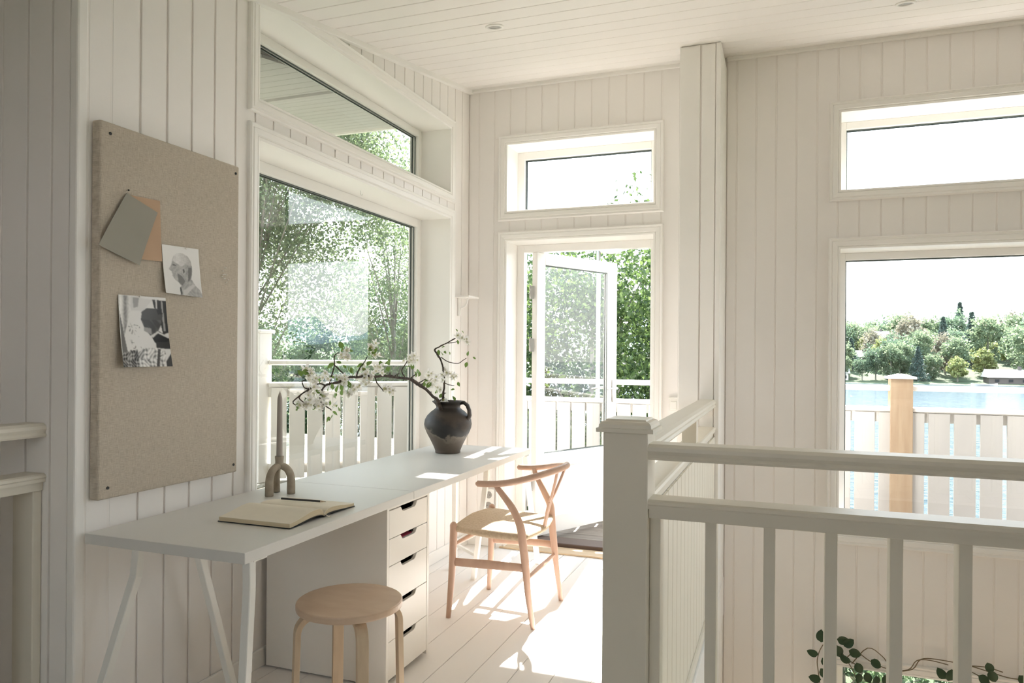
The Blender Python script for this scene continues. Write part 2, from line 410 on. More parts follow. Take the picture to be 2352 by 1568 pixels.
# cornice strips where wall meets ceiling
def slope_strip(name, x0, x1, y0, y1, drop, up=.03, parent=None):
    b = MB(); p = [(x0,y0,CEZ(y0)-drop),(x1,y0,CEZ(y0)-drop),(x1,y1,CEZ(y1)-drop),(x0,y1,CEZ(y1)-drop),(x0,y0,CEZ(y0)+up),(x1,y0,CEZ(y0)+up),(x1,y1,CEZ(y1)+up),(x0,y1,CEZ(y1)+up)]
    return b.hexa(p).build(name, TRIM, parent, bevel=.003)
structure(slope_strip('trim_1', .0, .030, YE, -.0, .028))
structure(MB().box(.022, 1.458, -.022, 0, 3.046, 3.075).build('trim_2', TRIM, bevel=.003))
structure(MB().box(1.682, 4.9, -.022, 0, 3.046, 3.075).build('trim_3', TRIM, bevel=.003))

# ceiling: sloping boards parallel to the back wall
ce = MB(); 
p = [(-.27,-6.4,CEZ(-6.4)+.009),(5.1,-6.4,CEZ(-6.4)+.009),(5.1,.27,CEZ(.27)+.009),(-.27,.27,CEZ(.27)+.009)]
ce.hexa(p + [(q[0],q[1],q[2]+.12) for q in p])
p = [(-2.8,-6.4,CEZ(-6.4)+.009),(-.27,-6.4,CEZ(-6.4)+.009),(-.27,-2.9,CEZ(-2.9)+.009),(-2.8,-2.9,CEZ(-2.9)+.009)]
ce.hexa(p + [(q[0],q[1],q[2]+.12) for q in p])
ceil = structure(ce.build('ceiling', WALL_IN))
def ceil_board(y0, y1, x0=-.0, x1=4.9):
    g = .003; y0 += g; y1 -= g; c = .002
    b = MB(); n = 6
    prof = [(y0, .009), (y0, c), (y0+c, 0), (y1-c, 0), (y1, c), (y1, .009)]
    vs = [(x0, y, CEZ(y)+h) for y, h in prof] + [(x1, y, CEZ(y)+h) for y, h in prof]
    b.add(vs, [tuple(range(n)), tuple(range(n, 2*n))[::-1]] + [(i, n+i, n+(i+1) % n, (i+1) % n) for i in range(n)])
    return b.build('ceiling_board', CEIL, ceil)
ys = [0.0] + [-.107 - .1392*i for i in range(0, 46)]
ys = [y for y in ys if y > -6.25]
for y1, y0 in zip(ys[:-1], ys[1:]): ceil_board(y0, y1, 0 if y0 > YE else -2.6)

# floor: white boards running towards the door, the stairwell left open
fl = MB(); fl.box(-2.6, 1.66, -6.2, 0, -.25, -.022); fl.box(1.66, 4.9, -6.2, -2.57, -.25, -.022); fl.box(0.28, 1.25, 0, .265, -.25, -.02)
floor = structure(fl.build('floor', mat('floor_joint_dark', (.30,.27,.24), .8)))  # darker base colour that shows between the floorboards
xs = [-2.6] + [.08 + .1535*k for k in range(-17, 32)]; xs = [x for x in xs if x < 4.95]
for x0, x1 in zip(xs[:-1], xs[1:]):
    y1 = 0.0 if x1 < 1.66 else -2.45
    if x0 < 1.66 < x1: y1 = -2.45
    if x0 < 0 < x1: pass
    if x1 <= .01: y1 = YE
    b = MB(); b.box(x0 + .0012, x1 - .0012, -6.2, y1, -.022, 0)
    if x0 < 1.66 < x1: b.box(x0 + .0012, 1.66, y1, 0, -.022, 0)
    b.build('floorboard', FLOOR, floor, bevel=.0015, bseg=1)
# baseboards
structure(MB().box(0, .014, YE + .03, 0, 0, .075).build('baseboard_left', TRIM, bevel=.004))
structure(MB().box(.014, .216, -.014, 0, 0, .075).build('baseboard_back', TRIM, bevel=.004))
structure(MB().box(1.313, 1.458, -.014, 0, 0, .075).build('baseboard_back_right', TRIM, bevel=.004))
# lower storey
structure(MB().box(-2.6, 5.1, -6.4, .05, ZL - .15, ZL).build('floor_lower', mat('lower_floor_wood', (.62,.52,.40), .5, .1, 4)))
# side of the stairwell below the upper floor
ws = structure(MB().box(1.0, 1.655, -2.6, -.001, ZL, -.25).build('wall_stairwell', WALL_IN))
for k in range(23): plank(ws, lambda a, h, z: (1.664 + h, a, z), -.11*(k+1), -.11*k - .001, ZL, -.27)
structure(MB().box(1.66, 1.684, -2.58, -.001, -.26, -.035).build('trim_4', TRIM, bevel=.003))
structure(MB().box(1.66, 4.9, -2.60, -2.575, -.26, -.02).build('trim_5', TRIM, bevel=.003))

# square pillar on the back wall where the railing ends
pil = thing('pillar', 'tall white boxed pillar of upright boards standing out from the back wall', 'pillar', (1.57, -.21, 0))
MB().box(1.468, 1.672, -.411, -.001, ZL, 3.004).build('core', WALL_IN, pil)
for u0, u1 in ((1.459, 1.574), (1.574, 1.655)):
    plank(pil, lambda a, h, z: (a, -.42 - h, z), u0, u1, ZL, 2.995, TRIM)
MB().box(1.655, 1.681, -.422, -.39, ZL, 3.0).build('corner_strip', TRIM, pil, bevel=.003)
for k in range(3): plank(pil, lambda a, h, z: (1.681 + h, a, z), -.39 + .13*k, -.26 + .13*k, ZL, 3.0, TRIM)
for k in range(4): plank(pil, lambda a, h, z: (1.459 - h, a, z), -.42 + .105*k, -.315 + .105*k, ZL, 3.0, TRIM)

# ---------------------------------------------------------------- doorway and the open glazed door
w = structure(empty('door_1', (.76, .1, 0)))
casing(w, BWm, DO[0], DO[1], -.07, DO[3], sides='lrt')
member(w, BWm, DO[0]-.012, DO[0], 0, .265, -.02, DO[3]+.012, 'jamb_board', TRIM, 0)
member(w, BWm, DO[1], DO[1]+.012, 0, .265, -.02, DO[3]+.012, 'jamb_board', TRIM, 0)
member(w, BWm, DO[0], DO[1], 0, .265, DO[3], DO[3]+.012, 'jamb_board', TRIM, 0)
member(w, BWm, DO[0], DO[0]+.05, .2, .265, 0, DO[3], 'frame_member', TRIM)
member(w, BWm, DO[1]-.05, DO[1], .2, .265, 0, DO[3], 'frame_member', TRIM)
member(w, BWm, DO[0]+.05, DO[1]-.05, .2, .265, DO[3]-.05, DO[3], 'frame_member', TRIM)
MB().box(.25, 1.28, -.03, .11, 0.0005, .012).build('oak_sill', OAK, w, bevel=.003)
MB().box(.28, 1.25, .115, .275, -.02, .035).build('threshold', THRES, w, bevel=.006)
# leaf, hinged on the left, standing open outwards
H = Vector((.40, .20, 0)); ang = math.atan2(.78, .391)
dx_, dy_ = math.cos(ang), math.sin(ang)
def DLm(a, h, z): return (H.x + .028 + a*dx_ + h*dy_, H.y - .008 + a*dy_ - h*dx_, z)   # h towards the room side face
leaf = tag(empty('open_glazed_door', (H.x, H.y, .03)), 'white glazed door standing open onto the balcony', 'door')
LWd, TH = .865, .048
def dl(u0, u1, z0, z1, h0=0, h1=-TH, name='stile', mt=TRIM, bev=.003):
    p = [DLm(u0, h1, z0), DLm(u1, h1, z0), DLm(u1, h0, z0), DLm(u0, h0, z0)]; p += [(q[0], q[1], z1) for q in p]
    return MB().hexa(p).build(name, mt, leaf, bevel=bev, bseg=1)
dl(0, .085, .04, 1.985); dl(LWd - .10, LWd, .04, 1.985)
dl(.085, LWd - .10, 1.985 - .08, 1.985, name='top_rail'); dl(.085, LWd - .10, .50, .60, name='middle_rail'); dl(.085, LWd - .10, .04, .16, name='bottom_rail')
dl(.085, LWd - .10, .16, .50, -.012, -TH + .012, name='lower_panel', mt=TRIM)
b = MB()
for dd in (-.014, -.034):
    for (u0, u1, q0, q1) in ((.085, .091, .60, 1.905), (LWd-.106, LWd-.10, .60, 1.905), (.085, LWd-.10, .60, .606), (.085, LWd-.10, 1.899, 1.905)):
        p = [DLm(u0, dd-.004, q0), DLm(u1, dd-.004, q0), DLm(u1, dd, q0), DLm(u0, dd, q0)]; p += [(q[0], q[1], q1) for q in p]; b.hexa(p)
b.build('gasket', GASK, leaf)
MB().add([DLm(.087, -.024, .602), DLm(LWd-.102, -.024, .602), DLm(LWd-.102, -.024, 1.903), DLm(.087, -.024, 1.903)], [(0,1,2,3)]).build('glass_pane', GLASS, leaf)
for side, h0 in ((1, 0.0), (-1, -TH)):
    hd = MB(); a = LWd - .05; s_ = side
    hd.tube([DLm(a, h0 + s_*.004, .93), DLm(a, h0 + s_*.004, 1.10)], [.014, .014], 10, flat=(.35, 1))
    hp = hd.build('handle', METAL, leaf, smooth=True)
    MB().tube([DLm(a, h0, 1.035), DLm(a, h0 + s_*.045, 1.035), DLm(a - .02, h0 + s_*.052, 1.035), DLm(a - .12, h0 + s_*.052, 1.03)], [.009, .009, .009, .007], 10).build('lever', METAL, hp, smooth=True)
for z in (1.71, 1.35, .40):
    hg = MB(); c = Vector((.375, .215, z))
    hg.tube([(c.x, c.y - .006, z - .045), (c.x, c.y - .006, z + .045)], .008, 10)
    hg.tube([(c.x, c.y - .006, z + .046), (c.x, c.y - .006, z + .056)], [.0055, .002], 8)
    hinge = hg.build('hinge', METAL, leaf, smooth=True)
    MB().box(.384, .410, .186, .1895, z - .045, z + .045).build('hinge_plate', METAL, hinge, bevel=.002)

# ---------------------------------------------------------------- stair railing
NX0, NX1, NY0, NY1 = 1.546, 1.669, -2.58, -2.457
nw = thing('newel_post', 'thick square white newel post with a moulded cap where two railings meet', 'newel post', (1.6075, -2.518, 0))
MB().box(NX0, NX1, NY0, NY1, .0005, 1.078).build('shaft', RAILP, nw, bevel=.004)
cp = MB(); cx_, cy_ = 1.6075, -2.5185
lev = [(.078, 1.078), (.078, 1.089), (.072, 1.090), (.071, 1.099), (.065, 1.106), (.056, 1.109), (.054, 1.113)]
vs = []; fs = []
for r_, z in lev: vs += [(cx_-r_, cy_-r_, z), (cx_+r_, cy_-r_, z), (cx_+r_, cy_+r_, z), (cx_-r_, cy_+r_, z)]
for i in range(len(lev)-1):
    for k in range(4): fs.append((4*i+k, 4*i+(k+1) % 4, 4*i+4+(k+1) % 4, 4*i+4+k))
fs += [(3,2,1,0), tuple(4*(len(lev)-1)+k for k in range(4))]
cp.add(vs, fs).build('cap', RAILP, nw)
HP = [(-.045, 0), (.045, 0), (.048, .006), (.043, .014), (.048, .024), (.046, .034), (.036, .042), (-.036, .042), (-.046, .034), (-.048, .024), (-.043, .014), (-.048, .006)]
LP = [(-.045, 0), (.045, 0), (.045, .010), (.049, .014), (.046, .022), (.040, .026), (-.040, .026), (-.046, .022), (-.049, .014), (-.045, .010)]
XM, YM = 1.618, -2.528        # centre lines
def railx(b, prof, x0, x1, yc, z): b.prism(prof, lambda u, v, h: (h, yc + u, z + v), x0, x1)
def raily(b, prof, y0, y1, xc, z): b.prism([(-u, v) for u, v in prof], lambda u, v, h: (xc + u, h, z + v), y0, y1)
# railing A: across the picture, over the stairwell
ra = thing('stair_railing', 'white baluster railing running right from the newel post across the stairwell', 'railing', (3.2, YM, 0))
b = MB(); railx(b, HP, NX1, 4.9, YM, 1.006); b.build('handrail', RAILP, ra)
b = MB(); railx(b, LP, NX1, 4.9, YM, .872); b.build('lower_rail', RAILP, ra)
MB().box(NX1, 4.9, YM - .036, YM + .045, .846, .872).build('rail_batten', RAILP, ra, bevel=.002)
MB().box(NX1, 4.9, YM - .03, YM + .03, .06, .10).build('bottom_rail', RAILP, ra, bevel=.003)
bx_ = MB().box(-.0145, .0145, -.0145, .045, .10, .846)
first = bx_.build('baluster', RAILP, ra, bevel=.0015, bseg=1, origin=(0,0,0))
pos = [1.684] + [1.832 + .1478*i for i in range(21)]
pw = parent_world(ra)
for i, x in enumerate(pos):
    o = first if i == 0 else first.copy()
    if i: COL.objects.link(o)
    o.parent = ra; o.location = Vector((x, YM, 0)) - pw
# railing B: from newel to pillar, boarded below
rb = thing('boarded_railing', 'white railing with upright boards below, from newel post back to the pillar', 'railing', (XM, -1.44, 0))
b = MB(); raily(b, HP, NY1, -.42, XM, 1.006); b.build('handrail', RAILP, rb)
b = MB(); raily(b, LP, NY1, -.42, XM, .872); b.build('lower_rail', RAILP, rb)
MB().box(XM - .034, XM + .034, NY1, -.42, .846, .872).build('rail_batten', RAILP, rb, bevel=.002)
MB().box(XM - .032, XM + .032, -1.22, -1.155, .898, 1.006).build('support_block', RAILP, rb, bevel=.002)
MB().box(XM - .02, XM + .034, NY1, -.42, 0.0, .846).build('panel_core', WALL_IN, rb)
n = 19; st = (-.42 - NY1) / n
for k in range(n):
    plank(rb, lambda a, h, z: (XM + .0435 + h, a, z), NY1 + st*k, NY1 + st*(k+1), .0, .846, RAILP)
for k in range(n):
    plank(rb, lambda a, h, z: (XM - .0295 - h, a, z), NY1 + st*k, NY1 + st*(k+1), .0, .846, RAILP)
MB().box(XM + .0435, XM + .056, NY1, -.42, -.03, .012).build('foot_trim', RAILP, rb, bevel=.002)
# railing C: in the shade at the far left, ends on the wall
rc = thing('shaded_railing', 'white railing at the left edge of the photo, meeting the shaded wall beside the corner', 'railing', (-.17, -3.6, 0))
b = MB(); raily(b, HP, -4.9, YE - .001, -.168, 1.024); b.build('handrail', RAILP, rc)
b = MB(); raily(b, LP, -4.9, YE - .001, -.168, .885); b.build('lower_rail', RAILP, rc)
MB().box(-.205, -.132, -4.9, YE - .001, .858, .885).build('rail_batten', RAILP, rc, bevel=.002)
MB().box(-.226, -.138, YE - .03, YE - .001, 0.0, .858).build('half_post', RAILP, rc, bevel=.003)
for k in range(12): MB().box(-.183, -.153, -3.12 - .147*k, -3.09 - .147*k, .10, .858).build('baluster', RAILP, rc)
MB().box(-.2, -.136, -4.9, YE - .001, .06, .10).build('bottom_rail', RAILP, rc)

# ---------------------------------------------------------------- desk
def top(name, label, y0, y1):
    return tag(MB().box(.022, .622, y0, y1, .703, .735).build(name, DESK, bevel=.0018, origin=(.32, (y0+y1)/2, .703)), label, 'desk top')
top('desk_top', 'white rectangular desk top nearest the camera, carrying the open notebook', -2.9237, -1.9365)
top('desk_top', 'white rectangular desk top by the corner, carrying the dark jug', -1.9343, -.4907)
def leg(pts, w, parent, name='leg', roll=math.pi/4):
    return MB().tube(pts, w, 4, roll=roll).build(name, STEEL, parent, bevel=.002, bseg=1)
tn = thing('trestle', 'white steel trestle under the near end of the desk', 'trestle', (.33, -2.75, 0), 'white steel trestles')
leg([(.15,-2.84,.695), (.15,-2.852,.60), (.055,-2.99,.0)], .019, tn)
leg([(.15,-2.615,.695), (.15,-2.59,.60), (.15,-2.40,.0)], .019, tn)
leg([(.585,-2.862,.695), (.59,-2.866,.62), (.56,-2.868,.0)], .019, tn)
MB().box(.12, .60, -2.86, -2.80, .690, .703).build('top_plate', STEEL, tn, bevel=.002)
MB().box(.12, .165, -2.86, -2.60, .690, .7029).build('top_plate', STEEL, tn, bevel=.002)
MB().tube([(.15,-2.41,.035), (.56,-2.86,.035)], .014, 4, roll=math.pi/4).build('foot_tie', STEEL, tn)
tf = thing('trestle', 'white steel trestle under the far end of the desk behind the chair', 'trestle', (.33, -.6, 0), 'white steel trestles')
leg([(.515,-.90,.695), (.50,-.872,.607), (.357,-.707,0)], .019, tf)
leg([(.60,-.515,.695), (.60,-.50,.62), (.60,-.27,0)], .019, tf)
leg([(.17,-.56,.695), (.17,-.56,0)], .019, tf)
MB().box(.16, .60, -.58, -.53, .690, .703).build('top_plate', STEEL, tf, bevel=.002)
MB().box(.50, .545, -.90, -.53, .690, .7029).build('top_plate', STEEL, tf, bevel=.002)
MB().tube([(.385,-.74,.15), (.17,-.56,.15)], .012, 4, roll=math.pi/4).build('foot_tie', STEEL, tf)

# drawer cabinet
CY0, CY1, CX0, CX1 = -2.092, -1.735, .03, .59
cb = thing('drawer_cabinet', 'white cabinet with five drawers standing under the desk', 'cabinet', (.31, -1.91, 0))
MB().box(CX0, CX1, CY0, CY0 + .018, .008, .700).build('side_panel', CAB, cb, bevel=.0015)
MB().box(CX0, CX1, CY1 - .018, CY1, .008, .700).build('side_panel', CAB, cb, bevel=.0015)
MB().box(CX0, CX1, CY0 + .018, CY1 - .018, .684, .700).build('top_panel', CAB, cb, bevel=.001)
MB().box(CX0, CX0 + .012, CY0 + .018, CY1 - .018, .008, .684).build('back_panel', CAB, cb)
MB().box(CX0, CX1 - .03, CY0 + .018, CY1 - .018, .008, .022).build('bottom_panel', CAB, cb)
MB().box(CX0+.04, CX1 - .05, CY0 + .03, CY1 - .03, .0, .008).build('plinth', DARK, cb)
zs = [.679, .568, .462, .315, .170, .022]
for i in range(5):
    z1, z0 = zs[i] , zs[i+1] + .0025
    y0, y1 = CY0 + .0195, CY1 - .0195; yc = (y0 + y1)/2
    # front with the cut-out grip at the top edge
    hw, sl, dp = .052, .016, .020
    poly = [(y0, z0), (y1, z0), (y1, z1), (yc + hw + sl, z1), (yc + hw + .004, z1 - dp*.8), (yc + hw - .008, z1 - dp), (yc - hw + .008, z1 - dp), (yc - hw - .004, z1 - dp*.8), (yc - hw - sl, z1), (y0, z1)]
    dr = MB().prism(poly, lambda u, v, h: (h, u, v), CX1 - .016, CX1 - .001).build('drawer', CAB, cb, bevel=.001, bseg=1)
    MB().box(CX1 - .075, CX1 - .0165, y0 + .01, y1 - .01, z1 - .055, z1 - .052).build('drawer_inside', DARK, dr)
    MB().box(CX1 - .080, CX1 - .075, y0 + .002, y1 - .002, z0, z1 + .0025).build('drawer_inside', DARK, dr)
    if i == 1:
        MB().box(CX1 - .070, CX1 - .02, yc - .06, yc + .06, z1 - .050, z1 - .018).build('red_contents', PINKB, dr)

# ---------------------------------------------------------------- linen notice board and what is pinned on it
BY0, BY1, BZ0, BZ1 = -2.893, -2.28, .828, 2.002
nb = tag(empty('notice_board', (.02, (BY0+BY1)/2, BZ0)), 'tall rectangular notice board covered in beige linen, screwed to the boarded wall', 'notice board')
bm_ = MB(); N = 14
for iy in range(2): pass
bm_.box(.001, .038, BY0, BY1, BZ0, BZ1)
bo = bm_.build('linen_panel', LINEN, nb, bevel=.006, bseg=3)
for y, z in ((BY0+.035, BZ1-.035), (BY1-.02, BZ1-.03), (BY1-.02, BZ0+.03), (BY0+.035, BZ0+.035)):
    MB().tube([(.036, y, z), (.0405, y, z)], [.0055, .0045], 10).build('screw', BLACK, nb)
def curl(u, v, a): return .0405 + a*(1-v)**2 + .002
def card(name, label, cat, corners, mt, lift=.006, x0=.041, nu=8, nv=10, colors=None, thick=.0008):
    """thin sheet; corners (y,z) TL TR BR BL; free lower edge lifts off the board"""
    me = bpy.data.meshes.new(name); vs = []; cen = Vector((x0, sum(c[0] for c in corners)/4, sum(c[1] for c in corners)/4))
    for side in (0, 1):
        for j in range(nv+1):
            v = j/nv
            for i in range(nu+1):
                u = i/nu
                y = (corners[0][0]*(1-u)+corners[1][0]*u)*(1-v) + (corners[3][0]*(1-u)+corners[2][0]*u)*v
                z = (corners[0][1]*(1-u)+corners[1][1]*u)*(1-v) + (corners[3][1]*(1-u)+corners[2][1]*u)*v
                x = x0 + lift*(v**2) + lift*.7*(abs(u-.5)*2)**2*v + (thick if side == 0 else 0)
                vs.append((x-cen.x, y-cen.y, z-cen.z))
    m_ = (nu+1)*(nv+1); fs = []
    for j in range(nv):
        for i in range(nu):
            a = j*(nu+1)+i; fs.append((a, a+nu+1, a+nu+2, a+1))
    nf = len(fs)
    fs += [(m_+f[3], m_+f[2], m_+f[1], m_+f[0]) for f in fs[:nf]]
    rim = [i for i in range(nu+1)] + [j*(nu+1)+nu for j in range(1, nv+1)] + [nv*(nu+1)+i for i in range(nu-1, -1, -1)] + [j*(nu+1) for j in range(nv-1, 0, -1)]
    for a, b_ in zip(rim, rim[1:]+rim[:1]): fs.append((a, b_, m_+b_, m_+a))
    me.from_pydata(vs, [], fs); me.materials.append(mt)
    if colors is not None:
        ca = me.color_attributes.new('print', 'FLOAT_COLOR', 'POINT'); arr = np.ones((len(vs), 4), np.float32)*np.array([.62,.60,.57,1], np.float32)
        g_ = np.pad(colors, 1, mode='edge')
        for _ in range(1): g_[1:-1, 1:-1] = (g_[1:-1, 1:-1]*2 + g_[:-2, 1:-1] + g_[2:, 1:-1] + g_[1:-1, :-2] + g_[1:-1, 2:])/6
        g_ = (g_[:-1, :-1] + g_[1:, :-1] + g_[:-1, 1:] + g_[1:, 1:])/4      # (nv+1, nu+1) samples
        g_ = np.minimum(g_*1.32, .86)
        arr[:m_, 0] = g_.ravel(); arr[:m_, 1] = g_.ravel()*.985; arr[:m_, 2] = g_.ravel()*.96
        ca.data.foreach_set('color', arr.ravel())
    me.update(); o = bpy.data.objects.new(name, me); COL.objects.link(o); o.location = cen; LOC[o] = cen
    return tag(o, label, cat)
card('orange_tan_card', 'blank tan card on the linen board, partly behind the grey card', 'card', [(-2.79,1.790),(-2.665,1.795),(-2.659,1.592),(-2.78,1.588)], ORANGEC, .003, .0405)
card('grey_card', 'blank grey card pinned aslant near the top of the linen board', 'card', [(-2.802,1.793),(-2.678,1.753),(-2.759,1.568),(-2.911,1.613)], GREYC, .006, .0445)
# rasterised black and white prints, a grid of small grey faces
def poly_fill(img, pts, val, soft=None):
    h, w = img.shape; yy, xx = np.mgrid[0:h, 0:w]; X = (xx+.5)/w; Y = (yy+.5)/h; ins = np.zeros(img.shape, bool)
    n = len(pts); j = n-1
    for i in range(n):
        xi, yi = pts[i]; xj, yj = pts[j]
        c = ((yi > Y) != (yj > Y)) & (X < (xj-xi)*(Y-yi)/((yj-yi) if abs(yj-yi) > 1e-9 else 1e-9)+xi); ins ^= c; j = i
    img[ins] = val if not callable(val) else val(X[ins], Y[ins])
def P1(pts, ox, oy, w, h): return [((x-ox)/w, (y-oy)/h) for x, y in pts]
W_, H_ = 108, 144
NZ = lambda s_, a_: (lambda X, Y: a_*(np.sin(X*s_*7.1+3*np.sin(Y*s_*3.3))*np.sin(Y*s_*6.3+2*np.sin(X*s_*4.1+1))))
im = np.full((H_, W_), .60); im += np.linspace(0, -.06, H_)[:, None]
q = lambda p: P1(p, 590, 475, 292, 405)
head = [(665,590),(658,625),(650,645),(632,672),(640,684),(655,690),(655,705),(662,714),(658,725),(668,745),(680,760),(702,775),(722,800),(712,860),(770,850),(800,760),(808,735),(818,690),(820,640),(815,590),(790,550),(745,528),(705,535),(680,555)]
poly_fill(im, q(head), lambda X, Y: .33 - .20*np.clip((X-.42)*1.5, 0, 1) + NZ(4, .05)(X, Y) + NZ(9, .03)(X, Y))
poly_fill(im, q([(668,600),(680,555),(705,533),(745,527),(790,548),(815,590),(818,620),(790,625),(770,612),(740,640),(700,620)]), lambda X, Y: .50 - .24*np.clip((X-.4)*1.8,0,1) + NZ(11, .06)(X, Y))
poly_fill(im, q([(664,628),(690,632),(694,642),(666,640)]), .09)
poly_fill(im, q([(735,650),(752,640),(768,655),(768,690),(750,712),(738,700)]), .34)
poly_fill(im, q([(744,664),(758,656),(760,684),(748,696)]), .10)
poly_fill(im, q([(700,700),(735,720),(760,760),(735,800),(705,775)]), .15)
poly_fill(im, q([(790,640),(818,640),(812,700),(800,740),(782,760)]), .13)
poly_fill(im, q([(712,885),(722,812),(812,738),(836,785),(868,820),(885,862),(885,885)]), lambda X, Y: .30 + NZ(5, .06)(X, Y))
poly_fill(im, q([(735,845),(820,775),(836,785),(760,875),(735,885)]), .42); poly_fill(im, q([(712,820),(722,808),(728,870),(714,880)]), .05)
card('portrait_photo', 'black and white photo of an elderly person in profile, pinned on the linen board', 'photo', [(-2.657,1.651),(-2.492,1.656),(-2.484,1.483),(-2.650,1.488)], attr_mat('photo_print'), .008, .0412, W_, H_, im)
W_, H_ = 110, 158
im = np.full((H_, W_), .55)
q = lambda p: P1(p, 250, 872, 382, 568)
poly_fill(im, q([(250,870),(345,880),(345,980),(250,1300)]), lambda X, Y: .40 + .25*np.sin(X*34+Y*1.5)*np.clip(1-X*2,0,1) + NZ(8, .06)(X, Y))
poly_fill(im, q([(255,1000),(300,1330),(255,1440)]), .12); poly_fill(im, q([(345,880),(520,895),(440,990),(345,990)]), .48)
poly_fill(im, q([(360,885),(410,885),(400,960),(365,970)]), .25)
poly_fill(im, q([(516,893),(635,898),(635,1160),(590,1180),(560,980),(530,960)]), .02)
poly_fill(im, q([(543,893),(556,893),(556,1020),(546,1010)]), .42); poly_fill(im, q([(590,900),(602,900),(612,1150),(598,1150)]), .25)
poly_fill(im, q([(420,1060),(428,1010),(460,985),(510,980),(560,1000),(588,980),(590,1040),(575,1110),(555,1150),(490,1190),(450,1140)]), lambda X, Y: .035 + .05*np.clip(NZ(3, 1)(X, Y), 0, 1))
poly_fill(im, q([(440,1120),(500,1130),(500,1180),(440,1150)]), .22)
poly_fill(im, q([(500,1200),(560,1150),(635,1200),(635,1245),(520,1245)]), .012)
poly_fill(im, q([(495,1195),(545,1152),(560,1156),(510,1205)]), .5); poly_fill(im, q([(545,1152),(635,1195),(630,1208),(545,1165)]), .5)
poly_fill(im, q([(525,1240),(635,1236),(635,1298),(530,1290)]), .03)
poly_fill(im, q([(380,1330),(430,1290),(560,1290),(600,1340),(570,1440),(400,1440)]), lambda X, Y: np.clip(.42 + NZ(7, .35)(X, Y), .03, .62))
poly_fill(im, q([(425,1000),(470,965),(560,965),(600,1000),(592,1060),(430,1060)]), .05)
poly_fill(im, q([(548,975),(590,970),(594,1010),(560,1015)]), .02)
for k in range(44):
    cx, cy2 = random.uniform(315, 600), random.uniform(1060, 1420)
    if 420 < cx < 635 and cy2 < 1290: continue
    a = random.uniform(0, 3); L_ = random.uniform(12, 40)
    poly_fill(im, q([(cx, cy2), (cx+L_*math.cos(a), cy2+L_*math.sin(a)), (cx+L_*math.cos(a)+6, cy2+L_*math.sin(a)+5), (cx+4, cy2+7)]), .08)
poly_fill(im, q([(250,1330),(380,1300),(390,1440),(250,1440)]), lambda X, Y: np.clip(.16 + NZ(9, .25)(X, Y), .02, .6))
poly_fill(im, q([(540,1295),(560,1295),(540,1440),(515,1440)]), .06); poly_fill(im, q([(590,1400),(635,1330),(635,1440),(590,1440)]), .05)
card('child_drawing_photo', 'black and white photo of a dark-haired child seen from behind, lowest on the linen board', 'photo', [(-2.828,1.468),(-2.639,1.471),(-2.629,1.239),(-2.826,1.239)], attr_mat('photo_print_glossy', .2), .014, .0412, W_, H_, im)
# pins
def pin(label, y, z, mt, x=.042, r=.0035, group=None):
    b = MB().tube([(x-.004, y, z), (x+.004, y, z)], [.0008, .0008], 6); b.sphere((x+.0055, y, z), r, 8, 6)
    return tag(b.build('push_pin', mt, smooth=True, origin=(x, y, z)), label, 'pin', group)
PW = mat('clear_pin_head', (.8,.78,.74), .2)
pin('small clear pin at the top of the profile portrait photo', -2.556, 1.650, PW, .0435)
pin('small clear pin at the top of the child photo', -2.750, 1.467, PW, .0435)
pin('dark pin stuck in bare linen just above the grey card', -2.797, 1.803, BLACK, .0425, .003)
rr = random.Random(4)
for k in range(11):
    pin('tiny clear pin in the loose cluster right of the profile photo', -2.365 + rr.gauss(0, .014), 1.573 + rr.gauss(0, .014), PW, .0405, .0024, 'clear pins clustered on the linen board')

# ---------------------------------------------------------------- on the desk
TZ = .7352
bk = thing('open_notebook', 'open black-covered notebook with blank cream pages lying on the desk', 'notebook', (.42, -2.465, TZ))
BX0, BX1 = .285, .562
def bookprof(sgn, zoff, bul, th0):
    pts = []
    for i in range(15):
        u = i/14; y = -2.465 + sgn*.184*u
        z = TZ + th0 + zoff*(1-u*.75) + bul*(math.sin(math.pi*min(1, u*1.0)**.55)**1.3)*(1-u*.35)
        pts.append((y, z))
    return pts
def strip_block(name, mt, top, bot, parent, x0=BX0, x1=BX1):
    n = len(top); b = MB()
    for x in (x0, x1):
        b.v += [(x, y, z) for y, z in top] + [(x, y, z) for y, z in bot]
    o = 2*n
    for i in range(n-1):
        b.f += [(i, i+1, o+i+1, o+i), (n+i+1, n+i, o+n+i, o+n+i+1), (i+1, i, n+i, n+i+1), (o+i, o+i+1, o+n+i+1, o+n+i)]; b.m += [0]*4
    b.f += [(0, n, o+n, o) if True else (), (n-1, o+n-1, o+2*n-1, 2*n-1)]; b.m += [0, 0]
    b.f = [tuple(f) for f in b.f]
    fix = b.build(name, mt, parent, smooth=False)
    return fix
for sgn in (-1, 1):
    top_ = bookprof(sgn, .0, .020 if sgn < 0 else .015, .016 if sgn < 0 else .012)
    mid_ = bookprof(sgn, .0, .012 if sgn < 0 else .008, .003)
    top_[0] = (top_[0][0], TZ + .010); mid_[0] = (mid_[0][0], TZ + .004)
    bot_ = [(y + sgn*.003*(i/14), z - .0022) for i, (y, z) in enumerate(mid_)]
    pb_ = strip_block('page_block', PAPERE, [(y, z - .0006) for y, z in top_], mid_, bk)
    strip_block('page', PAPER, [(y, z + .0006) for y, z in top_], [(y, z - .0004) for y, z in top_], bk, BX0 - .0005, BX1 + .0003)
    strip_block('cover', PBLACK, [(y + sgn*.002*(i/14), z) for i, (y, z) in enumerate(mid_)], bot_, bk, BX0 - .003, BX1 + .003)
